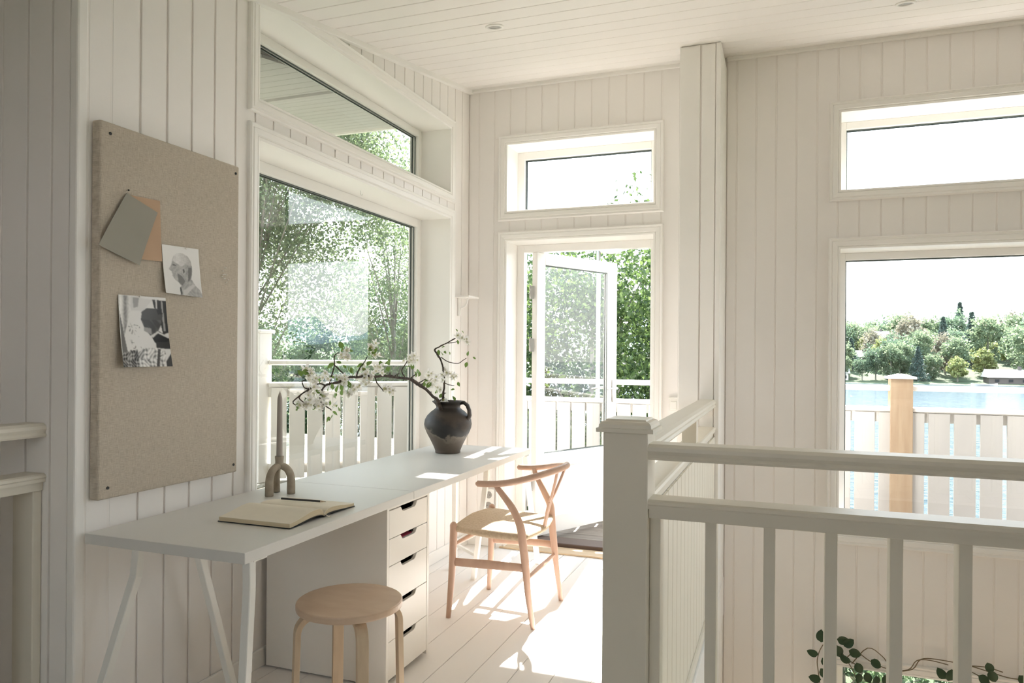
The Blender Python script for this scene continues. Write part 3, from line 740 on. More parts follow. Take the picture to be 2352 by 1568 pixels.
rb_ = MB().tube([(BX1 - .01, -2.465, TZ + .012), (BX1 + .006, -2.466, TZ + .010), (BX1 + .014, -2.462, TZ + .004), (BX1 + .020, -2.456, TZ + .0025)], [.002, .002, .003, .004], 6, flat=(.35, 1))
tag(rb_.build('ribbon', PAPER, bk, smooth=True), 'cream ribbon end', None)
pz = TZ + .0305
pn = thing('pencil', 'black pencil with a bare sharpened tip lying on the open notebook page', 'pencil', (.41, -2.37, pz))
d = Vector((.172, .029, -.004)).normalized(); p0 = Vector((.327, -2.386, pz))
L1 = .150
MB().tube([p0, p0 + d*L1], .0036, 6).build('barrel', PBLACK, pn)
MB().tube([p0 + d*L1, p0 + d*(L1+.016)], [.0036, .0011], 8).build('sharpened_wood', LEADW, pn)
MB().tube([p0 + d*(L1+.016), p0 + d*(L1+.021)], [.0011, .0003], 6).build('lead', PBLACK, pn)

ch = thing('candle_holder', 'stoneware candle holder with three arched legs on the desk', 'candle holder', (.165, -2.19, TZ))
tp = Vector((.165, -2.190, .845))
for (fx, fy) in ((.16, -2.243), (.203, -2.166), (.126, -2.160)):
    o = Vector((fx, fy, 0)) - Vector((tp.x, tp.y, 0)); pts = []; rs = []
    for i in range(11):
        t = i/10; a = t*math.pi/2
        h = math.sin(min(1, t*1.15)*math.pi/2)
        pts.append((tp.x + o.x*h, tp.y + o.y*h, TZ + .001 + (.845-TZ)*math.cos(a)**.62)); rs.append(.0135 + .0025*t)
    MB().tube(pts, rs, 14).build('leg', CLAY, ch, smooth=True)
MB().lathe([(.012, -.012), (.016, .0), (.0155, .008), (.017, .026), (.0165, .029), (.0128, .029), (.0125, .012)], (.165, -2.19, .855), 28).build('cup', CLAY, ch, smooth=True)
cd = MB().lathe([(.0122, 0), (.0122, .01), (.0095, .232), (.0085, .240), (.0045, .255), (.0015, .262)], (.165, -2.19, .872), 28)
cdo = tag(cd.build('taper_candle', WAX, smooth=True, origin=(.165, -2.19, .872)), 'tall unlit grey-brown taper candle standing in the three-legged holder', 'candle')
w_ = MB().tube([(.165, -2.19, 1.133), (.1655, -2.19, 1.139)], .0008, 5).build('wick', PBLACK, cdo)

JC = (.253, -.84, .7353)
jg = thing('jug', 'round-bellied dark fired clay jug with one handle, holding blossom branches', 'jug', JC)
prof = [(.066, 0), (.071, .003), (.070, .010), (.074, .022), (.086, .050), (.104, .085), (.120, .115), (.130, .140), (.133, .160), (.129, .185), (.116, .208), (.097, .227), (.078, .241), (.068, .250), (.066, .257), (.072, .268), (.084, .280), (.089, .284), (.088, .288), (.083, .286), (.060, .262), (.058, .25), (.08, .22), (.1, .16)]
MB().lathe(prof, JC, 56).build('body', POTM, jg, smooth=True)
MB().tube([(.325, -.84, 1.013), (.349, -.84, 1.017), (.371, -.84, 1.002), (.382, -.84, .975), (.384, -.84, .948), (.372, -.84, .922)], [.010, .010, .010, .010, .011, .013], 12, flat=(1, 1.5)).build('handle', POTM, jg, smooth=True)

# blossom branches
def smoothpts(P, k=3):
    P = [Vector(p) for p in P]; out = []
    for i in range(len(P)-1):
        p0 = P[max(i-1, 0)]; p1 = P[i]; p2 = P[i+1]; p3 = P[min(i+2, len(P)-1)]
        for j in range(k):
            t = j/k
            out.append(.5*((2*p1)+(-p0+p2)*t+(2*p0-5*p1+4*p2-p3)*t*t+(-p0+3*p1-3*p2+p3)*t**3))
    out.append(P[-1]); return out
def bark(name, P, r0, r1, parent, knobs=True):
    S = smoothpts(P); n = len(S); rs = []
    for i in range(n):
        r = r0 + (r1-r0)*i/(n-1)
        if knobs and i and random.random() < .3: r *= 1.35
        rs.append(r)
    b = MB().tube([s + Vector((random.uniform(-1, 1)*r1, random.uniform(-1, 1)*r1, random.uniform(-1, 1)*r1))*.5 for s in S], rs, 7)
    if knobs:
        for i in range(1, n-1, 2):
            a = random.uniform(0, 6.28); dd = Vector((math.cos(a)*.4, math.cos(a), math.sin(a)))
            b.tube([S[i], S[i] + dd*rs[i]*2.2], [rs[i]*.55, rs[i]*.25], 5)
    return b.build(name, BARK, parent, smooth=True)
def leaf_mesh(name, L, W, mt, pw=1.0):
    me = bpy.data.meshes.new(name); vs = []; n = 6
    for i in range(n+1):
        t = i/n; w = W*max(0, math.sin(math.pi*t**.85))**pw*.5; z = -L*.12*t*t
        vs += [(t*L, -w, z + w*.35), (t*L, 0, z), (t*L, w, z + w*.35)]
    fs = []
    for i in range(n): a = 3*i; fs += [(a, a+3, a+4, a+1), (a+1, a+4, a+5, a+2)]
    me.from_pydata(vs, [], fs); me.materials.append(mt); me.polygons.foreach_set('use_smooth', [True]*len(fs)); me.update(); return me
def blossom_mesh(name, Rr):
    me = bpy.data.meshes.new(name); vs = []; fs = []; mi = []
    for k in range(5):
        a0 = 2*math.pi*k/5 + random.uniform(-.1, .1); o = len(vs); n = 4; el = random.uniform(.25, .6)
        for i in range(n+1):
            t = i/n; w = .62*Rr*math.sin(math.pi*(.12+.80*t)); rr_ = Rr*t
            for s in (-1, 0, 1):
                x = rr_; y = s*w*.5; z = el*Rr*t - .12*Rr*(0 if s else 1) + (.18*Rr*t*t if k % 2 else 0)
                vs.append((x*math.cos(a0)-y*math.sin(a0), x*math.sin(a0)+y*math.cos(a0), z))
        for i in range(n): a = o+3*i; fs += [(a, a+3, a+4, a+1), (a+1, a+4, a+5, a+2)]; mi += [0, 0]
    for k in range(9):
        a = 2*math.pi*k/9; r_ = Rr*.3; o = len(vs)
        vs += [(0, 0, .02*Rr), (r_*math.cos(a), r_*math.sin(a), .42*Rr), (r_*math.cos(a+.35), r_*math.sin(a+.35), .42*Rr)]
        fs.append((o, o+1, o+2)); mi.append(1)
    me.from_pydata(vs, [], fs); me.materials.append(PETAL); me.materials.append(STAM); me.polygons.foreach_set('material_index', mi); me.polygons.foreach_set('use_smooth', [True]*len(fs)); me.update(); return me
LM = [leaf_mesh('leaf', .034, .021, TWIGLEAF), leaf_mesh('leaf', .026, .015, TWIGLEAF), leaf_mesh('leaf', .040, .025, TWIGLEAF)]
BM = [blossom_mesh('blossom', .0215), blossom_mesh('blossom', .018), blossom_mesh('blossom', .020)]
from mathutils import Euler
def place(me, name, parent, p, rot, sc=1.0):
    o = bpy.data.objects.new(name, me); COL.objects.link(o); o.parent = parent
    o.location = Vector(p) - parent_world(parent); o.rotation_euler = rot; o.scale = (sc,)*3; return o
MAIN = [[.262,-.86,.86],[.24,-.94,1.025],[.235,-.989,1.053],[.228,-1.064,1.097],[.219,-1.145,1.13],[.212,-1.215,1.156],[.205,-1.291,1.163],[.195,-1.388,1.175],[.185,-1.495,1.176],[.177,-1.575,1.18],[.169,-1.652,1.177],[.162,-1.719,1.179],[.157,-1.771,1.159],[.152,-1.822,1.153],[.148,-1.859,1.146],[.146,-1.883,1.126],[.145,-1.894,1.094],[.145,-1.888,1.066],[.146,-1.876,1.036]]
TW=[[[0.151,-1.834,1.155],[0.152,-1.816,1.198],[0.154,-1.804,1.235],[0.154,-1.804,1.273],[0.156,-1.779,1.29]],[[0.154,-1.804,1.235],[0.157,-1.765,1.21],[0.161,-1.733,1.188]],[[0.148,-1.859,1.146],[0.143,-1.907,1.156],[0.138,-1.96,1.137],[0.135,-1.994,1.143],[0.133,-2.006,1.167],[0.136,-1.983,1.174]],[[0.138,-1.96,1.137],[0.132,-2.016,1.112],[0.128,-2.06,1.087],[0.13,-2.038,1.069]],[[0.132,-2.016,1.112],[0.132,-2.024,1.097],[0.135,-1.993,1.08]],[[0.169,-1.652,1.177],[0.171,-1.632,1.212],[0.174,-1.597,1.242],[0.177,-1.569,1.271]],[[0.183,-1.51,1.178],[0.185,-1.494,1.146],[0.188,-1.456,1.117],[0.19,-1.441,1.103]],[[0.208,-1.258,1.162],[0.205,-1.287,1.201],[0.208,-1.259,1.23],[0.21,-1.238,1.249]],[[0.198,-1.356,1.172],[0.203,-1.312,1.187]],[[0.219,-1.145,1.13],[0.224,-1.101,1.143],[0.228,-1.065,1.152]],[[0.145,-1.894,1.074],[0.149,-1.845,1.051],[0.152,-1.82,1.037]],[[0.212,-1.215,1.156],[0.217,-1.172,1.175],[0.22,-1.137,1.189]]]
BL=[[0.138,-1.963,1.197],[0.14,-1.943,1.177],[0.147,-1.871,1.175],[0.14,-1.936,1.137],[0.143,-1.907,1.119],[0.138,-1.959,1.098],[0.134,-2.005,1.072],[0.136,-1.982,1.071],[0.141,-1.93,1.064],[0.146,-1.876,1.097],[0.147,-1.87,1.069],[0.145,-1.894,1.054],[0.161,-1.733,1.26],[0.158,-1.758,1.172],[0.161,-1.732,1.162],[0.169,-1.651,1.125],[0.165,-1.685,1.127],[0.163,-1.705,1.097],[0.176,-1.582,1.193],[0.179,-1.553,1.166],[0.182,-1.525,1.21],[0.174,-1.603,1.185],[0.177,-1.575,1.149],[0.18,-1.54,1.304],[0.182,-1.518,1.282],[0.184,-1.495,1.209],[0.191,-1.426,1.112],[0.193,-1.41,1.12],[0.213,-1.208,1.268],[0.216,-1.182,1.253],[0.211,-1.234,1.253],[0.23,-1.037,1.172],[0.233,-1.009,1.151],[0.236,-0.98,1.124],[0.239,-0.951,1.097],[0.231,-1.027,1.131],[0.136,-1.978,1.209],[0.143,-1.912,1.075],[0.162,-1.72,1.273]]
LF=[[0.16,-1.741,1.311],[0.162,-1.721,1.294],[0.133,-2.006,1.2],[0.143,-1.913,1.18],[0.154,-1.797,1.171],[0.165,-1.686,1.191],[0.162,-1.72,1.213],[0.152,-1.821,1.115],[0.154,-1.803,1.131],[0.156,-1.783,1.118],[0.16,-1.738,1.112],[0.164,-1.699,1.131],[0.151,-1.83,1.058],[0.154,-1.802,1.033],[0.151,-1.826,1.008],[0.142,-1.918,1.055],[0.131,-2.027,1.054],[0.194,-1.396,1.222],[0.197,-1.373,1.245],[0.189,-1.45,1.204],[0.194,-1.396,1.194],[0.19,-1.442,1.176],[0.187,-1.465,1.223],[0.218,-1.164,1.194],[0.221,-1.128,1.184],[0.214,-1.199,1.214],[0.226,-1.082,1.108],[0.23,-1.037,1.141],[0.238,-0.96,1.075],[0.175,-1.59,1.229],[0.173,-1.611,1.211],[0.179,-1.555,1.295],[0.139,-1.953,1.065],[0.144,-1.901,1.107],[0.157,-1.766,1.243],[0.18,-1.54,1.273]]
UT=[[[0.223,-0.84,1.013],[0.223,-0.84,1.05],[0.226,-0.84,1.092],[0.228,-0.84,1.135],[0.219,-0.84,1.204],[0.207,-0.84,1.251],[0.183,-0.84,1.283],[0.168,-0.84,1.309],[0.194,-0.84,1.325],[0.241,-0.84,1.347],[0.293,-0.84,1.373]],[[0.241,-0.84,1.347],[0.276,-0.84,1.349],[0.305,-0.84,1.355]],[[0.207,-0.84,1.267],[0.254,-0.84,1.241],[0.312,-0.84,1.234],[0.34,-0.84,1.25],[0.363,-0.84,1.263]],[[0.228,-0.84,1.124],[0.255,-0.84,1.114],[0.289,-0.84,1.11]]]
UB=[[0.242,-0.84,1.177],[0.272,-0.84,1.167],[0.295,-0.84,1.152],[0.231,-0.84,1.145],[0.22,-0.84,1.013],[0.209,-0.84,1.002],[0.238,-0.84,1.008],[0.31,-0.84,1.383],[0.362,-0.84,1.373],[0.362,-0.84,1.352],[0.333,-0.84,1.378],[0.231,-0.84,1.188]]
UL=[[0.312,-0.84,1.131],[0.29,-0.84,1.089],[0.203,-0.84,1.039],[0.29,-0.84,1.023],[0.304,-0.84,1.41],[0.299,-0.84,1.399],[0.311,-0.84,1.339],[0.365,-0.84,1.334],[0.206,-0.84,1.32],[0.236,-0.84,1.294],[0.253,-0.84,1.299],[0.218,-0.84,1.278],[0.374,-0.84,1.274],[0.397,-0.84,1.269],[0.369,-0.84,1.242],[0.189,-0.84,1.309],[0.345,-0.84,1.399]]

br = thing('blossom_branch', 'long flowering apple branch arching left from the clay jug over the desk', 'branch', (.25, -.86, .86))
bark('stem', MAIN, .0085, .0028, br)
for t_ in TW: bark('twig', t_, .0036, .0020, br, knobs=False)
for i, p in enumerate(BL):
    for rep in range(4):
        q_ = Vector(p) + Vector((random.gauss(0, .013), random.gauss(0, .012), random.gauss(0, .011)))*(1 if rep else .4)
        place(BM[(i+rep) % 3], 'blossom', br, q_, (random.uniform(.5, 2.0), random.uniform(-.5, .5), random.uniform(-.3, 1.6)), random.uniform(.85, 1.15))
for i, p in enumerate(LF):
    for rep in range(2):
        place(LM[(i+rep) % 3], 'leaf', br, Vector(p) + Vector((random.gauss(0, .008), random.gauss(0, .006), random.gauss(0, .006))), (random.uniform(.6, 1.5), random.uniform(-1.6, 1.2), random.uniform(-2.6, -.6) + (3.14 if random.random() < .4 else 0)), random.uniform(.85, 1.2))
b2 = thing('blossom_branch', 'short upright flowering apple twig rising from the clay jug', 'branch', (.245, -.84, .86))
UT[0] = [[.248, -.83, .86]] + UT[0]
bark('stem', UT[0], .0068, .0026, b2)
for t_ in UT[1:]: bark('twig', t_, .0027, .0017, b2, knobs=False)
for i, p in enumerate(UB):
    for rep in range(3):
        q_ = Vector(p) + Vector((random.gauss(0, .009), random.gauss(0, .012), random.gauss(0, .009)))*(1 if rep else .4)
        place(BM[(i+rep) % 3], 'blossom', b2, q_, (random.uniform(.6, 2.0), random.uniform(-.5, .5), random.uniform(-.3, 1.2)), random.uniform(.8, 1.1))
for i, p in enumerate(UL):
    place(LM[i % 3], 'leaf', b2, Vector(p) + Vector((0, random.gauss(0, .008), 0)), (random.uniform(.6, 1.5), random.uniform(-1.5, 1.3), random.uniform(-.8, .8) + (3.14 if random.random() < .4 else 0)), random.uniform(.7, 1.0))

# ---------------------------------------------------------------- wishbone armchair
wc = thing('armchair', 'beech wishbone armchair with a woven paper cord seat at the far end of the desk', 'chair', (.71, -1.08, 0))
def ctube(pts, rs, name='leg', n=14, k=4, m=BEECH, flat=None):
    S = smoothpts(pts, k); m_ = len(S); R_ = []
    for i in range(m_):
        u = i/(m_-1)*(len(rs)-1); a = int(min(u, len(rs)-2)); R_.append(rs[a]+(rs[a+1]-rs[a])*(u-a))
    return MB().tube(S, R_, n, flat=flat).build(name, m, wc, smooth=True)
for (fx, fy, tx_) in ((.484, -1.31, .509), (.506, -.840, .521)):
    ctube([(fx, fy, .001), ((fx+tx_)/2+.004, fy, .20), (tx_, fy, .40), (tx_, fy, .452), (tx_, fy, .464), (tx_, fy, .470)], [.0115, .0165, .0185, .0180, .013, .003], k=5)
ctube([(.918,-1.30,.001),(.896,-1.31,.153),(.883,-1.315,.295),(.871,-1.322,.402),(.863,-1.325,.466),(.847,-1.33,.516),(.818,-1.335,.571),(.781,-1.34,.62),(.752,-1.343,.654),(.743,-1.345,.672)], [.0115,.0150,.0185,.0195,.0195,.018,.0165,.0145,.013,.012])
ctube([(.926,-.87,.001),(.897,-.86,.174),(.880,-.852,.29),(.866,-.848,.41),(.856,-.842,.489),(.829,-.838,.542),(.792,-.834,.605),(.765,-.826,.650),(.758,-.822,.672)], [.0115,.0150,.0185,.0195,.0195,.018,.0155,.013,.012])
# bow
bow = []
bow.append((.645, -1.358, .673)); bow.append((.70, -1.356, .674))
for i in range(13):
    a = -math.pi/2 + math.pi*i/12
    bow.append((.752 + .250*math.cos(a), -1.08 + .268*math.sin(a), .677 + .058*max(0, math.cos(a))**1.3))
bow.append((.70, -.808, .674)); bow.append((.655, -.806, .673))
S = smoothpts(bow, 4); n_ = len(S); rs = []
for i in range(n_):
    u = i/(n_-1); rs.append(.0145 + .002*math.sin(math.pi*u)); 
rs[0] = .006; rs[-1] = .006; S[0] = S[0]; 
MB().tube(S, rs, 14).build('armrest_bow', BEECH, wc, smooth=True)
# Y shaped splat
sp_ = MB()
def plate(P, W, T, b):
    """flat lath through points P, widths W along y, thickness T along x"""
    P = [Vector(p) for p in P]; vs = []
    for p, w in zip(P, W): vs += [(p.x-T/2, p.y-w/2, p.z), (p.x+T/2, p.y-w/2, p.z), (p.x+T/2, p.y+w/2, p.z), (p.x-T/2, p.y+w/2, p.z)]
    fs = [(3,2,1,0), tuple(4*(len(P)-1)+k for k in range(4))]
    for i in range(len(P)-1):
        for k in range(4): fs.append((4*i+k, 4*i+(k+1) % 4, 4*i+4+(k+1) % 4, 4*i+4+k))
    b.add(vs, fs)
plate([(.900,-1.085,.425),(.915,-1.085,.50),(.930,-1.085,.56)], [.036,.040,.046], .011, sp_)
plate([(.930,-1.0955,.56),(.948,-1.108,.60),(.968,-1.130,.66),(.985,-1.150,.715)], [.023,.020,.019,.021], .011, sp_)
plate([(.930,-1.0745,.56),(.948,-1.062,.60),(.968,-1.040,.66),(.985,-1.020,.715)], [.023,.020,.019,.021], .011, sp_)
sp_.build('back_splat', BEECH, wc, bevel=.002)
# stretchers
ctube([(.500,-1.31,.275),(.69,-1.315,.282),(.884,-1.315,.285)], [.019,.022,.019], 'stretcher', flat=(1,.5))
ctube([(.515,-.84,.275),(.69,-.845,.282),(.878,-.852,.285)], [.019,.022,.019], 'stretcher', flat=(1,.5))
ctube([(.501,-1.31,.352),(.507,-1.075,.352),(.514,-.84,.352)], [.008,.0135,.008], 'stretcher')
ctube([(.890,-1.31,.235),(.888,-1.08,.235),(.884,-.856,.235)], [.008,.013,.008], 'stretcher')
# seat: wrapped rails and four woven fields that sag to the middle
c0, c1, c2_, c3 = Vector((.512,-1.305,.436)), Vector((.868,-1.318,.424)), Vector((.862,-.848,.424)), Vector((.521,-.845,.436))
ctube([c0, (c0+c1)/2 + Vector((0,0,-.004)), c1], [.013,.0165,.015], 'wrapped_rail', m=SEATC)
ctube([c1, (c1+c2_)/2 + Vector((.030,0,0)), c2_], [.014,.0165,.014], 'wrapped_rail', m=SEATC)
ctube([c2_, (c2_+c3)/2 + Vector((0,0,-.004)), c3], [.015,.0165,.013], 'wrapped_rail', m=SEATC)
ctube([c3, (c3+c0)/2 + Vector((-.004,0,.014)), c0], [.013,.0165,.013], 'wrapped_rail', m=SEATC)
cen = (c0+c1+c2_+c3)/4 + Vector((.01,0,-.006))
NC = 15   # cords per field
for (A, B_, bulge) in ((c0, c1, Vector((0,0,-.004))), (c1, c2_, Vector((.03,0,0))), (c2_, c3, Vector((0,0,-.004))), (c3, c0, Vector((-.004,0,.014)))):
    b = MB(); m_ = (A+B_)/2
    for i in range(NC*2):
        t0, t1 = i/(NC*2), (i+1)/(NC*2)
        for (ta, tb_, hh) in ((t0, t1, 0),):
            def edge(t): return A.lerp(B_, t) + bulge*(4*t*(1-t)) + Vector((0,0,.0135))
            def inner(t):
                s = 1-abs(2*t-1)
                return (A if t < .5 else B_).lerp(cen, s) + Vector((0,0,.0145 - .003*s))
            e0, e1 = edge(ta), edge(tb_); i0, i1 = inner(ta), inner(tb_); em, im_ = (e0+e1)/2 + Vector((0,0,.0012)), (i0+i1)/2 + Vector((0,0,.0012))
            b.add([e0, em, e1, i1, im_, i0], [(0,1,4,5), (1,2,3,4)]) if (e0-i0).length > 1e-4 or (e1-i1).length > 1e-4 else None
    o_ = len(b.v)
    b.build('woven_field', SEATC, wc)
b = MB(); zz = Vector((0,0,-.010)); b.add([c0+zz, c1+zz, c2_+zz, c3+zz], [(3,2,1,0)]); b.build('seat_underside', SEATC, wc)

# ---------------------------------------------------------------- round stool
SX, SY = .63, -2.41
stl = thing('stool', 'round birch stool with bent plywood legs in front of the drawer cabinet', 'stool', (SX, SY, 0))
MB().lathe([(.170, 0), (.1765, .003), (.178, .008), (.178, .021), (.1765, .0245), (.174, .026)], (SX, SY, .424), 72).build('seat', BIRCH, stl, smooth=False)
for th in (46, 136, 226, 316):
    a = rad(th); ca, sa = math.cos(a), math.sin(a); path = []
    path.append((.055, .4235 - .010))
    path.append((.110, .4235 - .010))
    for i in range(9):
        q_ = math.pi/2*i/8; path.append((.118 + .056*math.sin(q_), .3575 + .056*math.cos(q_)))
    path += [(.178, .2), (.183, .0)]
    # rectangular section .038 wide, .020 thick
    vs = []; n_ = len(path)
    for i, (r_, z) in enumerate(path):
        p_ = path[max(i-1, 0)]; q2 = path[min(i+1, n_-1)]; tx, tz = q2[0]-p_[0], q2[1]-p_[1]; l = math.hypot(tx, tz); tx /= l; tz /= l
        nx_, nz_ = -tz, tx     # normal in the leg plane
        if i == n_-1: nx_, nz_ = 1, 0
        for (s, w) in ((1, -1), (1, 1), (-1, 1), (-1, -1)):
            th_ = .0095; rr_ = r_ + nx_*s*th_; zz_ = max(z + nz_*s*th_, .0005); wy = w*.019
            vs.append((SX + rr_*ca - wy*sa, SY + rr_*sa + wy*ca, zz_))
    fs = [(0,1,2,3), tuple(4*(n_-1)+k for k in (3,2,1,0))]
    for i in range(n_-1):
        for k in range(4): fs.append((4*i+k, 4*i+4+k, 4*i+4+(k+1) % 4, 4*i+(k+1) % 4))
    MB().add(vs, fs).build('leg', BIRCH_E, stl, bevel=.0015, bseg=2)

# ---------------------------------------------------------------- fittings
sh = thing('corner_shelf', 'tiny white shelf on a curved bracket on the left wall next to the corner', 'shelf', (0, -.14, 1.65))
MB().box(.001, .105, -.225, -.055, 1.652, 1.665).build('shelf_board', TRIM, sh, bevel=.003)
MB().box(.001, .014, -.175, -.145, 1.535, 1.652).build('bracket_back', TRIM, sh, bevel=.002)
MB().tube(smoothpts([(.010,-.160,1.54),(.018,-.160,1.585),(.045,-.160,1.60),(.060,-.160,1.62),(.068,-.160,1.652)], 4), .0075, 4, roll=math.pi/4).build('bracket_curve', TRIM, sh)
hk = MB().tube(smoothpts([(-.10,-1.197,2.149),(-.10,-1.197,2.135),(-.10,-1.190,2.127),(-.10,-1.180,2.128),(-.10,-1.176,2.136)], 4), .0012, 6)
tag(hk.build('cup_hook', METAL, smooth=True, origin=(-.10,-1.19,2.14)), 'small wire hook screwed under the top of the big left window recess', 'hook')
sw = thing('light_switch', 'small white light switch on the back wall behind the boarded railing', 'switch', (1.382, -.009, .98))
MB().box(1.356, 1.408, -.013, -.0005, .945, 1.022).build('cover_plate', PLAST, sw, bevel=.002)
MB().box(1.364, 1.400, -.018, -.013, .955, 1.005).build('rocker', PLAST, sw, bevel=.002)
MB().box(1.352, 1.412, -.018, -.0005, 1.022, 1.03).build('top_ledge', PLAST, sw, bevel=.001)
ol = thing('wall_socket', 'white double wall socket low on the back wall under the desk', 'socket', (.165, -.005, .31))
MB().box(.128, .205, -.014, -.0005, .235, .385).build('cover_plate', PLAST, ol, bevel=.003)
for z in (.275, .345):
    s_ = MB(); 
    vs = []
    s_.tube([(.1665, -.0142, z), (.1665, -.0155, z)], [.024, .023], 20); so = s_.build('socket_well', mat('socket_grey', (.35,.33,.30), .5), ol)
    for dx2 in (-.0095, .0095): MB().tube([(.1665+dx2, -.0156, z), (.1665+dx2, -.0162, z)], .003, 8).build('pin_hole', BLACK, so)
SM = rad(math.degrees(math.atan(.1635)))
for i, (x, y, lb) in enumerate(((.70, -1.30, 'round recessed ceiling spotlight over the desk, unlit'), (2.54, -.67, 'round recessed ceiling spotlight at the top edge right of the pillar, unlit'))):
    z = CEZ(y); o = thing('ceiling_spotlight', lb, 'spotlight', (x, y, z - .0005))
    nrm = Vector((0, .1635, -1)).normalized()
    ring = MB().lathe([(.030, -.002), (.031, .004), (.034, .007), (.040, .0065), (.044, .003), (.044, -.0)], (0,0,0), 32)
    lamp = MB().lathe([(.0, .0035), (.018, .003), (.026, .001), (.031, .0015), (.031, -.004)], (0,0,0), 24)
    rot = nrm.to_track_quat('Z', 'Y').to_matrix()
    for bb, nm, mt_ in ((ring, 'trim_ring', TRIM), (lamp, 'bulb_face', METAL)):
        bb.v = [tuple(rot @ Vector(v) + Vector((x, y, z - .0005))) for v in bb.v]; bb.build(nm, mt_, o, smooth=True)
# trailing vine along the lower window head
vn = thing('trailing_vine', 'trailing vine with dark oval leaves hanging over the lower-storey window', 'vine', (2.6, -.06, -.42))
V = lambda L, k=4: smoothpts(L, k)
stems = [[(2.42,-.05,-.44),(2.35,-.06,-.40),(2.30,-.07,-.33),(2.245,-.08,-.32),(2.215,-.09,-.36),(2.20,-.09,-.42),(2.205,-.09,-.48),(2.215,-.09,-.55)],
         [(2.35,-.06,-.40),(2.40,-.05,-.36),(2.47,-.05,-.40),(2.56,-.05,-.43),(2.66,-.05,-.42),(2.70,-.06,-.36),(2.76,-.07,-.345),(2.85,-.06,-.36)],
         [(2.38,-.05,-.43),(2.46,-.05,-.33),(2.53,-.06,-.36),(2.56,-.06,-.40)], [(2.60,-.05,-.44),(2.68,-.06,-.41),(2.72,-.06,-.35),(2.80,-.07,-.335),(2.95,-.06,-.35),(3.05,-.06,-.37),(3.15,-.05,-.39),(3.3,-.05,-.38)],
         [(2.9,-.05,-.36),(3.0,-.06,-.40),(3.1,-.06,-.46),(3.2,-.06,-.5)], [(2.3,-.06,-.36),(2.36,-.06,-.42),(2.40,-.06,-.5),(2.42,-.06,-.6)], [(2.9,-.06,-.355),(3.02,-.06,-.345),(3.1,-.06,-.36)]]
for s in stems: MB().tube(V(s), .0028, 6).build('stem', VINESTEM, vn, smooth=True)
vm = leaf_mesh('leaf', .066, .048, VINELEAF, .6)
for (p_, ry) in [((2.219,-.10,-.315),1.6), ((2.205,-.10,-.384),3.0), ((2.225,-.10,-.40),-.9), ((2.217,-.10,-.46),-.9), ((2.22,-.10,-.523),3.1), ((2.30,-.10,-.285),-.1), ((2.30,-.10,-.32),-1.3), ((2.335,-.10,-.32),.7), ((2.36,-.10,-.34),-.3), ((2.37,-.10,-.405),2.6), ((2.40,-.10,-.40),-1.2), ((2.47,-.10,-.375),-.6), ((2.86,-.10,-.365),-1.8), ((2.83,-.10,-.422),2.2), ((3.02,-.10,-.305),-1.2), ((3.03,-.10,-.345),-1.1), ((2.98,-.10,-.38),-.7), ((3.16,-.10,-.35),-.8), ((2.41,-.09,-.46),-1.5), ((2.45,-.09,-.45),-1.3), ((2.50,-.09,-.46),-1.7), ((2.54,-.09,-.45),-1.2), ((2.47,-.09,-.50),-1.4), ((2.52,-.09,-.52),-1.9), ((2.57,-.09,-.48),-.8), ((2.43,-.09,-.52),-1.6)]:
    o = place(vm, 'leaf', vn, p_, (1.45 + random.uniform(-.3,.3), -ry if False else 0, 0), random.uniform(.85, 1.1))
    o.rotation_euler = (Matrix.Rotation(-ry, 3, 'Y') @ Matrix.Rotation(1.35 + random.uniform(-.3, .3), 3, 'X')).to_euler()

# ---------------------------------------------------------------- outdoors
# roof over the house and its soffit beyond the left wall
SZ = lambda y: 2.948 + .165*y
rf = MB()
p = [(-2.4,-6.6,SZ(-6.6)+.20),(5.2,-6.6,SZ(-6.6)+.20),(5.2,.34,SZ(.34)+.20),(-2.4,.34,SZ(.34)+.20)]
roof = structure(rf.hexa(p + [(q_[0], q_[1], q_[2]+.06) for q_ in p]).build('roof', EXTW))
for k in range(33):
    y1 = .318 - .105*k; y0 = y1 - .101
    if y0 < -2.73: break
    p = [(-2.4,y0,SZ(y0)),(-.266,y0,SZ(y0)),(-.266,y1,SZ(y1)),(-2.4,y1,SZ(y1))]
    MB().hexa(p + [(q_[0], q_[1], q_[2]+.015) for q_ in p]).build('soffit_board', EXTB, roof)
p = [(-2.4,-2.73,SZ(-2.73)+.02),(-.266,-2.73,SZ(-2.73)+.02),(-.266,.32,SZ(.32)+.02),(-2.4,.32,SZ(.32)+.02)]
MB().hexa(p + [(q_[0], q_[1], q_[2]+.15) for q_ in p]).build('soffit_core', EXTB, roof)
MB().box(-2.4, -.266, -1.0, -.965, SZ(-.98)-.018, SZ(-.98)+.01).build('soffit_strip', EXTB, roof)
MB().box(-2.4, -.27, .32, .345, 2.985, 3.27).build('fascia', EXTW, roof)
MB().box(-.27, 5.2, .265, .345, 3.08, 3.27).build('fascia', EXTW, roof)

